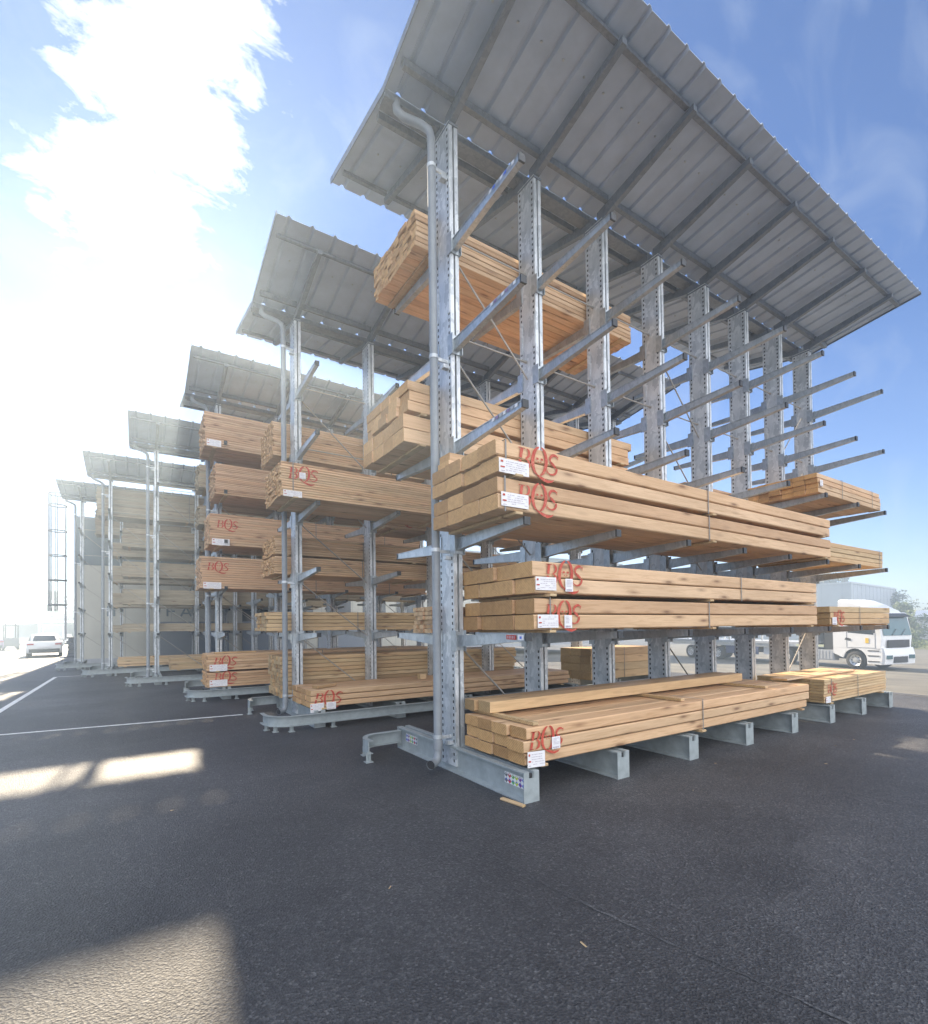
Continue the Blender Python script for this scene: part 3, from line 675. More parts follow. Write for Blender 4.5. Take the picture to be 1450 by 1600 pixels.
bundle(-.34, 6.33, -1.365, -.19, LV[1], 2.925, 2, [4, 4], 'lower thick-beam bundle over the second arms, white label above the arm tip', 'n', True, (.010, .485), .012, (.22, .035, .29), [(.02, .33, .06, .185)], 6, jy=.002)
bundle(-.34, 6.30, -1.365, -.19, 2.935, 3.25, 2, [4, 4], 'topmost thick-beam bundle on the front of the nearest rack, grey strap by its corner', 'n', True, (.012, .485), .02, (.22, .03, .29), [(.0, .34, .02, .145)], 7, jy=.002)
bundle(6.38, 8.72, -1.30, -.2, LV[1], 2.91, 4, 5, 'short four-layer pale bundle over the second arms, reaching past the thick beams', 'y', False, (.93,), .02, None, [], 8, spacer=False)
bundle(6.08, 8.66, -1.30, -.2, LV[2], 3.99, 4, 6, 'short bundle high on the third arms at the far end, open sky beneath its tail', 'n', False, (.35, .85), .03, None, [(.05, .15, .1, .2)], 9, spacer=False)
# --- nearest rack, back side
bundle(-.30, 3.48, .20, 1.40, LV[4], 6.44, 7, 11, 'board bundle lifted to the topmost back arms, right under the nearest roof', 'n', False, (.07, .5), .015, None, [], 10)
bundle(-.46, 3.42, .22, 1.40, LV[2], 4.03, 2, 4, 'lower half of the squared beams on the back arms, behind the downpipe', 'n', False, (.10, .5), .02, None, [], 11)
bundle(-.44, 3.42, .20, 1.38, 4.04, 4.42, 3, 5, 'upper half of the squared beams on the back arms, behind the downpipe', 'n', False, (.08, .5), .03, None, [], 12)
bundle(-.16, 3.2, .18, .62, LV[0], 1.84, 6, 5, 'narrow stack of reddish battens on the lowest back arms of the nearest rack', 'r', False, (.2,), .02, None, [], 13, spacer=False)
bundle(4.9, 8.9, .22, 1.35, LV[2], 4.05, 7, 6, 'reddish bundle on the third back arms near the far end of the nearest rack', 'r', False, (.2, .7), .03, None, [], 14)
# --- second rack
Y2 = PITCH
bundle(-.67, 5.1, Y2-1.30, Y2-.2, EB, .60, 3, 4, 'low bundle of three beam layers on the front base of the second rack', 'n', True, (.5,), .012, (.05, .03, .28), [(.0, .22, -.04, .10, .01), (.26, .42, -.01, .11)], 20)
bundle(5.86, 8.2, Y2-1.25, Y2-.25, EB, 1.05, 4, 3, 'square dark-ended stack seen under the nearest rack between its columns', 'y', False, (.5,), .01, None, [], 21)
bundle(-.75, 4.8, Y2+.24, Y2+1.30, EB, 1.08, 10, 6, 'tall back bundle at the foot of the second rack, behind the downpipe', 'y', False, (.3, .7), .03, None, [], 22, gap=.008)
bundle(-1.0, 4.8, Y2+.24, Y2+1.32, LV[0], 1.92, 5, 6, 'bundle of squared boards on the lowest back arms of the second rack', 'y', False, (.3,), .03, None, [], 23, gap=.007)
bundle(-.88, 4.9, Y2+.24, Y2+1.30, LV[1], 2.96, 8, 9, 'lower of two board bundles on the second back arms of the second rack', 'n', False, (.3, .6), .02, None, [], 24, gap=.006)
bundle(-.86, 4.9, Y2+.24, Y2+1.30, 2.97, 3.34, 8, 9, 'upper of two board bundles on the second back arms of the second rack', 'n', False, (.3, .6), .02, None, [], 25, gap=.006)
bundle(-1.10, 5.0, Y2-1.30, Y2-.18, LV[2], 4.26, 14, 9, 'big front bundle of thin boards jutting from the third arms of the second rack', 'n', False, (.03, .55), .02, (.10, .26, .26), [(.03, .32, .02, .12), (.28, .38, .33, .43)], 26, gap=.006)
bundle(-.88, 4.6, Y2+.24, Y2+1.30, LV[3]-.03, 5.48, 15, 10, 'deep stack of thin boards on the fourth back arms of the second rack', 'n', False, (.5,), .02, None, [], 27, gap=.006)
bundle(1.4, 6.6, Y2+.25, Y2+1.30, LV[2], 4.1, 8, 8, 'middle board bundle on the third back arms of the second rack', 'r', False, (.5,), .02, (.25, .1, .24), [], 28, gap=.006)
# --- third rack
Y3 = 2*PITCH
r3 = [(EB, .62, 6, 'bottom bundle at the front foot of the third rack'), (.63, 1.04, 6, 'second bundle up from the ground on the third rack front'), (LV[1]-.08, 3.28, 14, 'board bundle on the second front arms of the third rack, just above the open gap'), (LV[2]-.15, 4.28, 13, 'board bundle on the third front arms of the third rack, above another marked one'), (LV[3]-.13, 5.45, 18, 'untidy deep board stack on the fourth front arms of the third rack'), (LV[4]-.2, 6.62, 16, 'topmost front board bundle of the third rack, tucked under the roof')]
for i, (za, zb, n, lb) in enumerate(r3):
    xx = [-1.68, -1.68, -1.80, -1.62, -1.5, -1.72][i]
    H_ = zb-za
    stn = (.14, H_-.36 if i > 1 else .08, .27) if i in (0, 1, 2, 3) else None
    pp = [(.05, .42, .02, .17)] if i in (0, 1, 2, 3) else ([(.05, .35, .05, .2)] if i == 5 else [])
    bundle(xx, 4.4-.2*i, Y3-1.28, Y3-.2, za, zb, n, 8, lb, 'n' if i < 2 else 'r', False, (.45, .8), .02, stn, pp, 40+i, gap=.006, spacer=i != 0)
r3b = [(EB, 1.0, 8, 'back bundle at the foot of the third rack'), (LV[2], 4.3, 10, 'board bundle on the third back arms of the third rack'), (LV[3], 5.5, 12, 'board bundle on the fourth back arms of the third rack'), (LV[4], 6.6, 12, 'board bundle on the top back arms of the third rack')]
for i, (za, zb, n, lb) in enumerate(r3b): bundle(-1.4, 4.2, Y3+.24, Y3+1.28, za, zb, n, 8, lb, 'n', False, (.4,), .03, None, [], 50+i, gap=.006)
# --- fourth, fifth and sixth racks
Y4, Y5, Y6 = 3*PITCH, 4*PITCH, 5*PITCH
ords = ['bottom', 'lowest-arm', 'second-arm', 'third-arm', 'fourth-arm', 'top-arm']
def fill(X, Y, side, lv, wordr, seed, x_end=5.5, fin='g'):
    for i, H_ in lv:
        z0 = EB if i == 0 else LV[i-1]
        y0, y1 = (Y-1.28, Y-.2) if side < 0 else (Y+.22, Y+1.28)
        bundle(X, x_end, y0, y1, z0, z0+H_, max(3, int(H_/.055)), 7, '%s board bundle on the %s side of the %s rack' % (ords[i], 'front' if side < 0 else 'back', wordr), fin, False, (.35,), .03, None, [], seed+i, gap=.006)
fill(-1.42, Y4, -1, [(4, .62), (5, .75)], 'fourth', 60, 6.0, 'g'); fill(1.6, Y4, -1, [(0, .5), (2, .6), (3, .7)], 'fourth', 63, 6.5)
fill(-2.1, Y4, 1, [(0, .42)], 'fourth', 66, 5.0, 'y')
fill(-3.6, Y5, -1, [(0, .34)], 'fifth', 70, 5.0, 'y')
fill(-3.5, Y5, 1, [(1, .35), (2, .62), (3, .62), (4, .75)], 'fifth', 76, 4.5); fill(-4.3, Y5, 1, [(5, 1.12)], 'fifth', 76, 4.5)
fill(-4.0, Y6, -1, [(1, .32), (2, .66), (3, .76), (4, .60)], 'sixth', 86, 5.0); fill(-4.6, Y6, 1, [(5, 1.14)], 'sixth', 96, 5.0)

# loose timber lying on bundles
def loose(label, x0, x1, y0, y1, z0, z1, fin='y', cat='loose beam', name='loose_timber', rz=0.0, grp=None):
    b = MB(); beam_faces(b, 0, x1-x0, 0, y1-y0, 0, z1-z0, random.random()); o = b.build(name, list(FIN[fin]), None, loc=(x0, y0, z0)); o.rotation_euler.z = rz
    return tag(o, label, cat, grp)
loose('front one of two squared beams laid loose on the lowest near bundle', .06, 4.95, -.64, -.43, .70, .815)
loose('back one of two squared beams laid loose on the lowest near bundle, beside the column', .02, 4.9, -.41, -.23, .70, .812)
loose('stub of square batten laid crosswise near the end of the lowest bundle', .10, .165, -1.27, -.2, .667, .699, 'y', 'batten', 'cross_batten')
loose('flat batten crossing the lowest near bundle about halfway along', 2.50, 2.57, -1.20, -.2, .667, .699, 'y', 'batten', 'cross_batten')
loose('grey lath across the far part of the lowest near bundle', 4.5, 4.57, -1.2, -.2, .667, .699, 'y', 'batten', 'cross_batten')
loose('red-marked offcut beam resting on the top front bundle beside the downpipe', -.27, .9, -.42, -.20, 3.252, 3.345, 'n')
loose('second offcut lying on top of the red-marked one beside the downpipe', -.25, .7, -.41, -.20, 3.347, 3.43, 'n')
loose('thin board lying along the top of the far foot bundle', 5.6, 8.2, -1.0, -.75, .682, .71, 'n')
loose('pale squared offcut lying on the front bundle of the second rack', -.50, -.05, Y2-1.14, Y2-1.02, .602, .65, 'y', rz=.5)
loose('small block standing on the front bundle of the second rack', 1.55, 1.68, Y2-.9, Y2-.78, .602, .70, 'y', 'wood block', 'wood_block')
loose('pale lath on the foot bundle of the third rack', -1.5, -.6, Y3-1.1, Y3-.9, 1.042, 1.075, 'y')
loose('short pale plank lying on the ground between the second and third rack', -.9, -.2, Y3-2.6, Y3-2.48, .002, .03, 'y', rz=.4)
loose('pale flat offcut by the front corner of the nearest base beam', -.115, .155, -1.40, -1.355, .002, .022, 'y', 'wood offcut', 'wood_offcut', rz=1.72)
rd = random.Random(3)
for i in range(15):
    x, y = rd.uniform(-3.6, 6), rd.uniform(-4.4, 1.5)
    if i % 3 == 0: x, y = rd.uniform(-1.5, 6.5), rd.uniform(-2.6, -1.6)
    s = rd.uniform(.012, .045); b = MB(); b.prism([(0, 0), (s*rd.uniform(.12, .4), 0), (s*rd.uniform(.05, .2), .004)], 1, 0, s)
    o = b.build('wood_chip', ['spacer'], None, loc=(x, y, .002)); o.rotation_euler.z = rd.uniform(0, 6.28)
    tag(o, 'tiny pale wood chip lying on the dark asphalt', 'wood chip', 'wood chips scattered over the asphalt')

# ---------------------------------------------------------------- warehouse at the left end
M['wallp'] = plain('beige_cladding', (0.50, 0.49, 0.43), 0.6, 0, 0.06, 1.2)
M['band'] = plain('slate_cladding', (0.16, 0.20, 0.22), 0.5, 0, 0.08, 1.5)
M['bldg'] = plain('grey_cladding', (0.36, 0.39, 0.43), 0.5, 0, 0.05, .8)
M['bldg2'] = plain('dark_grey_cladding', (0.24, 0.27, 0.31), 0.5, 0, 0.05, .8)
wh = thing('warehouse', (-5.55, 25.75, 0), 'big warehouse with slate upper band and beige lower cladding behind the last rack', 'building')
b = MB(); b.box(0, 40, 0, 22, .25, 4.86)
for i in range(40): b.box(i*1.0+.02, i*1.0+.03, -.006, -.001, .25, 4.86, 1)
b.build('wall', ['wallp', 'band'], wh)
b = MB(); b.box(-.02, 40.02, -.02, 22.02, 4.863, 7.1); b.box(-.05, 40.05, -.05, 22.05, 7.102, 7.22, 1)
for i in range(60): b.box(i*.66, i*.66+.02, -.03, -.021, 4.87, 7.09, 1)
b.build('upper_band', ['band', 'roofsteel'], wh)
b = MB(); b.box(-.03, 40.03, -.03, 22, 0, .247); b.build('plinth', ['greyv'], wh)
# roof edge railing
b = MB()
for i in range(14): b.tube([(.35+i*1.3, .25, 7.22), (.35+i*1.3, .25, 7.95)], .022, 6)
for z in (7.6, 7.95): b.tube([(.35, .25, z), (17.3, .25, z)], .018, 6)
b.build('roof_railing', ['galv'], wh)
# lettering F A on the cladding
def letters(parent, segs, m, y, nm='sign_letter'):
    for sg in segs:
        b = MB()
        for (x1_, z1_, x2_, z2_) in sg: stroke(b, [(x1_, z1_), (x2_, z2_)], [.09, .09], y)
        b.build(nm, [m], parent)
fx = 3.85
letters(wh, [[(fx, 2.34, fx, 2.84), (fx-.04, 2.82, fx+.42, 2.82), (fx, 2.60, fx+.34, 2.60)], [(fx+.62, 2.34, fx+.86, 2.86), (fx+.86, 2.86, fx+1.10, 2.34), (fx+.70, 2.50, fx+1.02, 2.50)]], 'band', -.012)
cx0 = 1.3
letters(wh, [[(cx0, 2.34, cx0, 2.84)], [(cx0+.25, 2.34, cx0+.25, 2.84)]], 'band', -.012)
for i in range(5):
    b = MB(); b.box(7.5+i*2.4, 9.1+i*2.4, -.03, -.008, 1.1, 3.6); b.build('window', ['glass'], wh)
for i in range(3):
    b = MB(); b.box(3.2+i*4.3, 6.8+i*4.3, -.05, -.007, .02, 2.05); b.build('loading_door', ['bldg2'], wh)
# caged ladder
lad = thing('caged_ladder', (-6.25, 26.3, 0), 'tall caged access ladder on the open side of the warehouse', 'ladder')
b = MB()
for s in (-.22, .22): b.tube([(.28, s, 1.2), (.28, s, 8.3)], .022, 6)
for i in range(24): b.tube([(.28, -.22, 1.4+i*.28), (.28, .22, 1.4+i*.28)], .012, 6)
b.build('ladder', ['greyv'], lad)
for z in (2.9, 4.1, 5.3, 6.5, 7.75, 8.3):
    b = MB(); b.tube([(.28+.36*math.cos(a)-.30, .38*math.sin(a), z) for a in [PI*2*i/20 for i in range(21)]], .034, 6, caps=False); b.build('cage_hoop', ['s_dark'], lad)
for a in (100, 140, 180, 220, 260):
    r = math.radians(a); b = MB(); b.tube([(-.02+.36*math.cos(r), .38*math.sin(r), 2.6), (-.02+.36*math.cos(r), .38*math.sin(r), 8.3)], .026, 6); b.build('cage_bar', ['s_dark'], lad)

# ---------------------------------------------------------------- vehicles
def wheel(parent, x, y, r, wd, name='wheel', hub=.55):
    t_ = MB(); pr = [(-wd/2, r*.62), (-wd/2, r*.93), (-wd/2+.03, r), (wd/2-.03, r), (wd/2, r*.93), (wd/2, r*.62)]; n = 28
    def lathe(pr, m=0, close=True):
        k0 = None
        for j in range(n): 
            a = 2*PI*j/n; k = t_.pts([(rr*math.cos(a), yy, rr*math.sin(a)) for yy, rr in pr]); k0 = k if k0 is None else k0
        q = len(pr)
        for j in range(n):
            A, B_ = k0+j*q, k0+((j+1) % n)*q
            for i in range(q-1): t_.face((A+i, B_+i, B_+i+1, A+i+1), m)
    lathe(pr); w_ = t_.build(name, ['rubber'], parent, loc=(x, y, r)); smooth_obj(w_, 50)
    t_ = MB(); lathe([(-wd/2+.015, r*.62), (-wd/2+.04, r*.56), (-wd/2+.07, r*.30), (-wd/2+.02, r*.26), (-wd/2+.01, .001)]); lathe([(wd/2-.015, r*.62), (wd/2-.04, r*.56), (wd/2-.07, r*.30), (wd/2-.02, r*.26), (wd/2-.01, .001)])
    ri = t_.build('rim', ['chrome'], w_); smooth_obj(ri, 40)
    t_ = MB()
    for s in (-1, 1):
        for i in range(8):
            a = 2*PI*i/8; t_.tube([(r*.43*math.cos(a), s*(wd/2-.062), r*.43*math.sin(a)), (r*.43*math.cos(a), s*(wd/2-.045), r*.43*math.sin(a))], r*.06, 8)
    t_.build('rim_hole', ['plastic'], w_)
    return w_
def loft(b, secs, m=0, cap=True):
    n = len(secs[0]); ks = [b.pts(s) for s in secs]
    for a, c in zip(ks, ks[1:]):
        for j in range(n-1): b.face((a+j, a+j+1, c+j+1, c+j), m)
        b.face((a+n-1, a, c, c+n-1), m)
    if cap: b.face(tuple(ks[0]+j for j in reversed(range(n))), m); b.face(tuple(ks[-1]+j for j in range(n)), m)
def side_panel(b, prof, y, m=0, th=.012):
    s = 1 if y > 0 else -1; b.prism([(x, z) for x, z in prof], 1, y, y+s*th, m)
# truck (x forward)
TZ = gz(33, 6)
tr = thing('semi_truck', (31.25, 6.2, TZ), 'white tractor truck with flatbed trailer parked beyond the far end of the racks', 'truck', rz=math.radians(-104))
hw = 1.22
def cab_body():
    b = MB()
    prof = [(-1.15, 1.15), (.85, 1.15), (1.30, 1.10), (1.36, 1.75), (1.34, 1.95), (1.16, 3.00), (1.05, 3.08), (-1.10, 3.10), (-1.15, 3.05)]
    secs = []
    for y, k_ in ((-hw, .975), (-hw+.04, 1.0), (hw-.04, 1.0), (hw, .975)):
        secs.append([((x+.05)*(k_ if x > 0 else 1)-.05, y, 1.15+(z-1.15)*(k_ if z > 1.2 else 1)) for x, z in prof])
    loft(b, secs)
    o = b.build('cab', ['white'], tr); fix_normals(o.data); smooth_obj(o, 25); return o
cab = cab_body()
# lower skirt with wheel arch, front wheel centre at x=0
def arch(cx, r, a0, a1, n=10): return [(cx+r*math.cos(math.radians(a0+(a1-a0)*i/n)), .52+r*math.sin(math.radians(a0+(a1-a0)*i/n))) for i in range(n+1)]
for s in (-1, 1):
    b = MB(); pr = [(.62, .36), (1.32, .32), (1.36, 1.16), (-1.0, 1.16), (-1.15, .95), (-.72, .62)]+list(reversed(arch(0, .62, 0, 165)))
    pr = [(.62, .34), (1.30, .32), (1.36, .75), (1.34, 1.17), (-1.15, 1.17), (-1.15, .85), (-.64, .62)]+list(reversed(arch(0, .62, 8, 168)))
    y0, y1 = (hw-.08, hw) if s > 0 else (-hw, -hw+.08)
    k = b.pts([(x, y0, z) for x, z in pr]+[(x, y1, z) for x, z in pr]); n = len(pr)
    b.face(tuple(k+i for i in range(n))); b.face(tuple(k+n+i for i in reversed(range(n))))
    for i in range(n): j = (i+1) % n; b.face((k+i, k+n+i, k+n+j, k+j))
    b.build('fender', ['white'], tr)
    b = MB(); side_panel(b, [(.62, 1.92), (.60, 2.72), (-.45, 2.72), (-.62, 2.45), (-.50, 1.92)] if False else [(-.35, 2.02), (.95, 1.90), (.90, 2.35), (.78, 2.74), (-.35, 2.74)], s*hw*.992, 0, .016); b.build('side_window', ['glass'], cab)
    b = MB(); b.box(.55, .72, s*hw if s > 0 else -hw-.012, s*hw+.012 if s > 0 else -hw, 1.45, 1.72); b.build('hazard_plate', ['yellow'], cab)
    b = MB(); side_panel(b, [(-.52, 1.62), (-.2, 1.56), (-.18, 1.68), (-.44, 1.74)], s*hw*.995, 0, .02); b.build('door_handle', ['plastic'], cab)
    b = MB(); b.box(1.02, 1.12, s*(hw+.18)-.06, s*(hw+.18)+.06, 2.0, 2.75); b.tube([(1.0, s*(hw-.05), 2.8), (1.07, s*(hw+.18), 2.75)], .025, 6); b.build('wing_mirror', ['plastic'], cab)
b = MB(); b.prism([(1.30, .30), (1.50, .34), (1.52, .86), (1.40, 1.16), (1.30, 1.16)], 1, -hw, hw) if False else b.prism([(1.20, .30), (1.46, .34), (1.50, .80), (1.40, 1.20), (1.20, 1.20)], 1, -hw+.02, hw-.02); b.build('bumper', ['white'], tr); fix_normals(b and bpy.data.objects[-1].data) if False else None
b = MB(); b.prism([(1.10, 2.90), (1.42, 2.84), (1.42, 2.88), (1.12, 3.04)], 1, -1.05, 1.05); b.build('sun_visor', ['plastic'], tr)
for s in (-1, 1):
    b = MB(); y0, y1 = sorted((s*1.215, s*1.226))
    b.box(-.42, -.40, y0, y1, 1.2, 2.85); b.box(1.02, 1.04, y0, y1, 1.2, 2.0); b.box(-.42, 1.04, y0, y1, 1.19, 1.205); b.build('door_seam', ['s_dark'], tr)
    b = MB(); y0, y1 = sorted((s*1.14, s*1.235))
    for zz in (.45, .75, 1.02): b.box(.66, 1.22, y0, y1, zz, zz+.05)
    b.build('cab_step', ['plastic'], tr)
b = MB()
for s in (-.5, .25): b.tube([(1.41, s, 1.86), (1.36, s+.45, 2.2)], .012, 5)
b.build('wiper', ['plastic'], tr)
b = MB(); b.box(1.39, 1.44, -.85, .85, 1.22, 1.62); b.box(1.47, 1.52, -.55, .55, .42, .74); b.build('grille', ['plastic'], tr)
for s in (-1, 1):
    b = MB(); b.box(1.44, 1.53, s*.90-.22, s*.90+.22, .62, .82); b.build('headlight', ['teal'], tr)
b = MB(); W_ = hw-.10; b.quad((1.39, -W_, 1.86), (1.39, W_, 1.86), (1.205, W_*.96, 2.86), (1.205, -W_*.96, 2.86)); b.build('windscreen', ['teal'], cab)
b = MB(); pr = [(-.95, 3.10), (.95, 3.06), (.80, 3.22), (.30, 3.52), (-.35, 3.80), (-.80, 3.88), (-.92, 3.86)]
loft(b, [[(x, y, 3.08+(z-3.08)*k_) for x, z in pr] for y, k_ in ((-1.1, .86), (-1.0, 1.0), (1.0, 1.0), (1.1, .86))]); o = b.build('wind_deflector', ['white'], tr); fix_normals(o.data); smooth_obj(o, 30)
b = MB(); b.box(-1.75, -1.17, -1.12, 1.12, 1.0, 2.9); b.build('cab_back', ['plastic'], tr)
b = MB(); b.box(-9.8, 1.0, -.42, -.30, .82, 1.05); b.box(-9.8, 1.0, .30, .42, .82, 1.05); b.build('chassis', ['plastic'], tr)
for s in (-1, 1):
    b = MB(); y0, y1 = sorted((s*.75, s*1.18)); b.box(-2.55, -1.15, y0, y1, .42, 1.02)
    for i in range(7): b.box(-2.48+i*.19, -2.36+i*.19, s*1.18 if s > 0 else -1.20, 1.20 if s > 0 else -1.18, .48, .96)
    b.build('fuel_tank', ['greyv'], tr)
    wheel(tr, 0, s*1.05, .50, .30); wheel(tr, -4.1, s*.98, .50, .46)
    for xx in (-9.4, -10.7, -12.0): wheel(tr, xx, s*1.0, .50, .38)
tl = thing('flatbed_trailer', (31.25, 6.2, TZ), 'long flatbed trailer with navy side panels hitched behind the white truck', 'trailer', rz=math.radians(-104))
b = MB(); b.box(-14.0, -2.2, -1.25, 1.25, 1.28, 1.42); b.build('deck', ['greyv'], tl)
b = MB(); b.box(-13.9, -5.2, -1.2, 1.2, 1.05, 1.27); b.build('frame', ['chrome'], tl)
b = MB(); b.box(-2.3, -2.2, -1.2, 1.2, 1.43, 2.7); b.build('headboard', ['greyv'], tl)
for s in (-1, 1):
    b = MB(); b.box(-8.6, -6.0, s*1.22-.03, s*1.22+.03, .52, 1.04); b.build('side_panel', ['navy'], tl)
    b = MB(); b.box(-5.8, -5.2, s*.8-.2, s*.8+.2, .55, 1.04); b.build('toolbox', ['white'], tl)
for i in range(9):
    b = MB(); b.box(-13.6+i*1.3, -13.5+i*1.3, -1.2, -1.12, 1.425, 1.95); b.box(-13.6+i*1.3, -13.5+i*1.3, 1.12, 1.2, 1.425, 1.95); b.build('stanchion', ['chrome'], tl)

# parked car
def car(x, y, rz, label, paint, name='parked_car', group='cars parked along the lane'):
    t = thing(name, (x, y, 0), label, 'car', group, rz)
    b = MB(); W_ = .90
    low = [(-2.1, .35), (-2.16, .62), (-2.08, .98), (-1.5, 1.03), (.9, .98), (1.9, .80), (2.12, .55), (2.08, .28), (-2.0, .25)]
    loft(b, [[(px*k1, yy, .25+(pz-.25)*k2) for px, pz in low] for yy, k1, k2 in ((-W_, .95, .92), (-W_+.10, 1, 1), (W_-.10, 1, 1), (W_, .95, .92))])
    body = b.build('body', [paint], t); fix_normals(body.data); smooth_obj(body, 35)
    b = MB(); top = [(-1.85, .98), (-1.25, 1.38), (-.6, 1.45), (.2, 1.40), (1.05, .96)]
    loft(b, [[(px*(.93 if abs(yy) > .7 else 1), yy, .96+(pz-.96)*k2) for px, pz in top] for yy, k2 in ((-.80, .1), (-.66, .93), (-.5, 1), (.5, 1), (.66, .93), (.80, .1))])
    cb = b.build('cabin', [paint], t); fix_normals(cb.data); smooth_obj(cb, 35)
    b = MB(); b.quad((-1.84, -.58, 1.02), (-1.84, .58, 1.02), (-1.32, .50, 1.36), (-1.32, -.50, 1.36)); b.build('rear_window', ['glass'], cb)
    for s in (-1, 1):
        b = MB(); b.quad((-1.5, s*.80, 1.05), (.7, s*.80, 1.02), (.15, s*.70, 1.33), (-1.05, s*.70, 1.34)); b.build('side_window', ['glass'], cb)
        b = MB(); b.box(-2.17, -2.08, s*.68-.16, s*.68+.16, .78, .86); b.build('tail_light', ['tail'], t)
        wheel(t, -1.3, s*.80, .32, .2); wheel(t, 1.35, s*.80, .32, .2)
        b = MB(); b.box(.45, .6, s*.98-.08, s*.98+.08, 1.0, 1.12); b.build('wing_mirror', [paint], t)
    b = MB(); b.box(-2.19, -2.1, -.75, .75, .30, .52); b.build('rear_bumper', ['plastic'], t)
    b = MB(); b.box(-2.2, -2.14, -.26, .26, .60, .70); b.build('number_plate', ['paper'], t)
    return t
car(-8.2, 38.4, math.radians(96), 'white hatchback seen from behind on the sunlit lane', 'white')
car(-14.2, 52.5, math.radians(120), 'purple-grey car cut off by the edge of the view', 'violet')
car(-11.2, 66.0, math.radians(80), 'small pale car parked under the distant canopy', 'greyv')
# distant forklift
fk = thing('forklift', (-12.75, 56.0, 0), 'dark forklift truck standing near the distant canopy', 'forklift', rz=math.radians(100))
b = MB(); b.box(-.9, .8, -.55, .55, .35, 1.0); b.box(-1.1, -.7, -.55, .55, .3, 1.1); b.build('body', ['s_dark'], fk)
b = MB()
for X, Y_ in ((-.7, -.5), (-.7, .5), (.6, -.5), (.6, .5)): b.box(X-.04, X+.04, Y_-.04, Y_+.04, 1.0, 2.15)
b.box(-.8, .7, -.56, .56, 2.15, 2.22); b.build('overhead_guard', ['plastic'], fk)
b = MB()
for s in (-.35, .35): b.box(.85, .97, s-.05, s+.05, .1, 2.4)
b.build('mast', ['plastic'], fk)
for X in (-.6, .55):
    for s in (-.5, .5): wheel(fk, X, s, .3, .2)
# small delivery truck far off
st_ = thing('box_truck', (-11.6, 73, 0), 'tiny pale delivery truck parked far down the lane', 'truck', rz=math.radians(95))
b = MB(); b.box(-2.2, .8, -1.0, 1.0, .7, 2.5); b.build('cargo_box', ['white'], st_)
b = MB(); b.prism([(.85, .5), (2.3, .5), (2.3, 1.2), (1.9, 2.0), (.85, 2.05)], 1, -.95, .95); b.build('cab', ['white'], st_)
for X in (-1.5, 1.5):
    for s in (-.85, .85): wheel(st_, X, s, .36, .22)
b = MB(); b.box(-2.23, -2.21, -.85, .85, .95, 2.35); b.build('rear_door', ['greyv'], st_)
# dark stack by the lane
ds = thing('pallet_stack', (-6.3, 36.3, 0), 'dark ragged stack of panels beside the lane at the warehouse corner', 'stack', rz=.05)
rd = random.Random(5)
for i in range(10):
    b = MB(); e = rd.uniform(-.10, .10); b.box(-.55+e, .9, -.8, .8, .02+i*.125, .13+i*.125); b.build('panel', ['s_dark'], ds)
# canopy shed far left
cs = thing('canopy_shed', (-18.5, 83, 0), 'long low open canopy with pale fascia in front of distant trees', 'building')
b = MB(); 
pts = [(0, 2.75), (1.2, 2.95), (5.5, 3.15), (9.5, 3.05), (13, 2.8)]
for (xa, za), (xb, zb) in zip(pts, pts[1:]): b.prism([(xa, za-.28), (xb, zb-.28), (xb, zb), (xa, za)], 1, -.1, .05)
b.build('fascia', ['white'], cs)
b = MB()
for (xa, za), (xb, zb) in zip(pts, pts[1:]): b.prism([(xa, za-.1), (xb, zb-.1), (xb, zb-.02), (xa, za-.02)], 1, .06, 10)
b.build('roof', ['bldg2'], cs)
b = MB(); b.box(0, 13, 9.9, 10, 0, 2.7); b.build('back_wall', ['bldg2'], cs)
for X in (.1, 4.3, 8.6, 12.8): b = MB(); b.box(X-.1, X+.1, -.1, .1, 0, 2.75); b.build('post', ['white'], cs)
rd = random.Random(8)
for i in range(7):
    c = MB(); X = -19+i*2.0; hh = rd.uniform(.8, 1.5); c.box(-.6, .6, -.5, .5, .12, hh); c.box(-.62, .62, -.52, .52, 0, .10); 
    for q in range(4): c.box(-.55+q*.3, -.40+q*.3, -.512, -.502, .15, hh-.05)
    o = c.build('goods_crate', [['white', 'greyv', 'wallp', 'bldg'][i % 4]], None, loc=(X, 79+rd.uniform(-2, 2), 0))
    tag(o, 'pale wrapped goods stacked under the distant canopy', 'crate', 'goods stored under the distant canopy')
# telecom mast
tm = thing('telecom_mast', (-27, 142, 0), 'thin telecom mast with twin antennas rising over the distant trees', 'mast')
b = MB(); b.tube([(0, 0, 0), (0, 0, 9.6)], [.25, .12], 8); b.build('pole', ['greyv'], tm)
for s in (-.75, .75): b = MB(); b.box(s-.2, s+.2, -.15, .15, 8.0, 10.2); b.tube([(0, 0, 8.6), (s, 0, 8.6)], .05, 6); b.build('antenna', ['greyv'], tm)

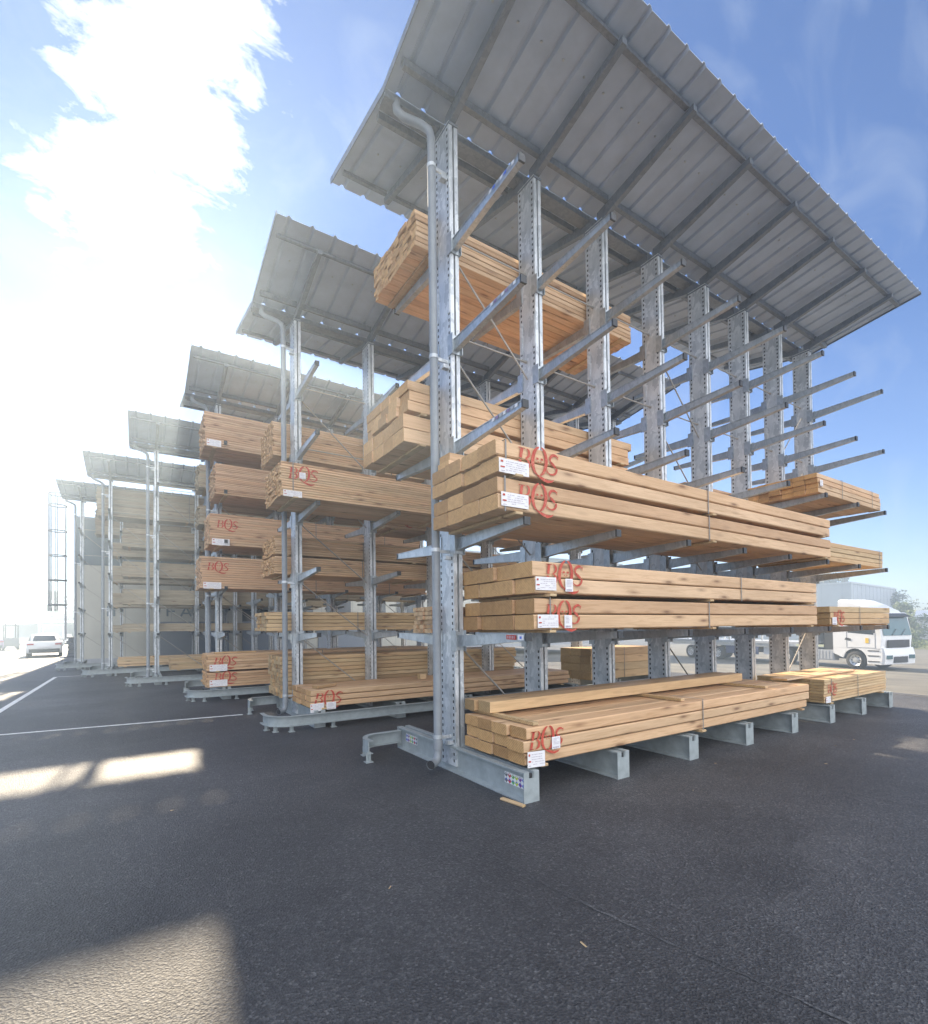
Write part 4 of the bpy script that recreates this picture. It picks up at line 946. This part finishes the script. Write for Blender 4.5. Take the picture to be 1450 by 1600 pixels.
# ---------------------------------------------------------------- right background
ob = thing('office_building', (80.7, 24.1, -1.0), 'flat grey metal-clad building behind the parked truck', 'building', rz=math.radians(5))
b = MB(); b.box(0, 24.7, 0, 34, 0, 8.0)
for i in range(12): b.box(i*2.0+1, i*2.0+1.03, -.02, -.001, 0, 8.0, 1); b.box(-.02, -.001, i*2.5+1, i*2.5+1.03, 0, 8.0, 1)
b.build('wall', ['bldg', 'bldg2'], ob)
b = MB(); b.box(-.1, 24.8, -.1, 34.1, 8.002, 8.25); b.build('parapet', ['greyv'], ob)
b = MB(); b.box(7, 15, -.06, -.022, 2.4, 6.0); b.build('dark_panel', ['bldg2'], ob)
b = MB(); b.tube([(5, 2.0, 8.2), (5, 2.0, 9.9)], .10, 6); b.tube([(2.2, 2.0, 9.7), (8.2, 1.2, 9.7)], .13, 6); b.tube([(3.8, 2.0, 9.2), (6.2, 2, 9.2)], .06, 6); b.build('roof_antenna', ['plastic'], ob)
ww = thing('low_shed', (96, 4, -1.0), 'long low white-roofed shed behind the hedge', 'building', rz=math.radians(15))
b = MB(); b.box(0, 6, -22, 18, 0, 3.2); b.build('wall', ['wallp'], ww); b = MB(); b.prism([(-.3, 3.2), (6.3, 3.2), (3, 4.2)], 1, -22.3, 18.3); b.build('roof', ['white'], ww)

def tree(x, y, z, h, r, label, matn='leaf', seed=0, n=2600, cat='tree', trunk=True, name='tree', group=None, leaf=.16, low=.25):
    rd = random.Random(seed); t = thing(name, (x, y, z), label, cat, group)
    b = MB(); cl = []
    for i in range(26):
        a = rd.uniform(0, 2*PI); q = rd.random()**.5; zz = h*(low+(1-low)*rd.random())
        f = math.sin(PI*min(1, max(0.12, (zz/h-low)/(1-low)*.75+.22)))
        cl.append((Vector((math.cos(a)*r*q*f, math.sin(a)*r*q*f, zz)), r*rd.uniform(.16, .34)))
    for i in range(n):
        c, cr = cl[rd.randrange(len(cl))]; d = Vector((rd.gauss(0, 1), rd.gauss(0, 1), rd.gauss(0, .8))).normalized()*cr*rd.random()**.4
        p = c+d; s = leaf*rd.uniform(.6, 1.3); u = Vector((rd.gauss(0, 1), rd.gauss(0, 1), rd.gauss(0, 1))).normalized(); v_ = u.orthogonal().normalized()
        b.quad(p-u*s, p-v_*s*.6, p+u*s, p+v_*s*.6, r=rd.random())
    b.build('crown' if trunk else 'foliage', [matn], t)
    b = MB(); b.tube([(0, 0, 0), (.05*r, 0, h*.3), (0, .05*r, h*.62), (0, 0, h*.85)], [.035*h, .028*h, .016*h, .006*h], 8)
    for i in range(7):
        c = cl[i][0]; z_ = min(c.z*.7, h*.6); b.tube([(0, 0, z_), tuple(c*.6+Vector((0, 0, z_))*.4), tuple(c)], [.014*h, .009*h, .004*h], 6)
    b.build('trunk' if trunk else 'stem', ['bark'], t)
    return t
tg = 'trees beyond the yard'
tree(-29, 118, 0, 7.2, 6.5, 'broad dark tree at the outer left of the distant trees', 'leaf', 1, leaf=.3, group=tg)
tree(-24.5, 124, 0, 8.2, 6.0, 'tallest rounded dark tree below the telecom mast', 'leaf', 2, leaf=.3, group=tg)
tree(-19.5, 117, 0, 6.6, 5.2, 'low dark tree between the rounded one and the feathery one', 'leaf', 3, leaf=.3, group=tg)
tree(-15.2, 106, 0, 8.0, 3.8, 'airy feathery tree with sky showing through, nearest the caged ladder', 'leaf2', 4, 1500, leaf=.26, group=tg, low=.3)
tree(-12.0, 108, 0, 4.9, 4.5, 'squat dark tree behind the canopy by the warehouse', 'leaf', 5, leaf=.3, group=tg)
tree(101, 35, -1, 11.5, 6, 'tree crown just peeping over the grey building', 'leaf', 6, leaf=.35, group=tg)
for i, (x, y, h, r, m_, lb) in enumerate([(104, 25.5, 7.0, 4.5, 'leaf', 'dark round tree at the building corner'), (106, 17.5, 6.6, 5.0, 'leaf', 'dark tree over the white-roofed shed'), (74, 16.6, 4.4, 2.4, 'leaf2', 'pale upright bush directly behind the truck cab'), (76, 12.6, 3.6, 2.6, 'leaf2', 'wide pale bush on the verge past the truck'), (110, 9, 6.2, 5, 'leaf', 'farthest dark tree past the shed')]):
    tree(x, y, -1, h, r, lb, m_, 20+i, 1800, leaf=.22, group=tg, low=.12)
for i, (x, y, h, r) in enumerate([(60, 12.2, 1.5, 1.6), (58, 9.3, 1.3, 1.5), (63, 14.9, 1.6, 1.7)]):
    tree(x, y, -1, h, r, ['low light green shrub nearest the truck bumper', 'low light green shrub at the far verge edge', 'taller light green shrub of the verge, half hidden by the cab'][i], 'leaf2', 40+i, 1500, 'shrub', False, 'shrub', 'shrubs on the verge', .10, .05)
v_ = MB(); 
for (xa, ya, xb, yb) in [(56, -6, 70, 34)]:
    v_.quad((xa, ya, -.995), (xb+6, ya, -.995), (xb+14, yb, -.995), (xa+3, yb, -.995))
M['verge'] = plain('verge_grass', (0.16, 0.17, 0.07), 0.9, 0, .25, 2.0, .3)
tag(v_.build('verge', ['verge']), kind='structure')

# ---------------------------------------------------------------- air volume added to stand in for lens glare
hz = MB(); hz.box(-160, 160, -40, 190, -2.0, 10.4)
hm_ = bpy.data.materials.new('glare_haze_air'); hm_.use_nodes = True; ht = hm_.node_tree
for n in list(ht.nodes): ht.nodes.remove(n)
ho = ht.nodes.new('ShaderNodeOutputMaterial'); hv = ht.nodes.new('ShaderNodeVolumePrincipled')
hv.inputs['Color'].default_value = (0.66, 0.82, 1.0, 1); hv.inputs['Density'].default_value = 0.0060; hv.inputs['Anisotropy'].default_value = 0.52
ht.links.new(hv.outputs[0], ho.inputs['Volume'])
tag(hz.build('glare_haze', [hm_]), kind='stuff')
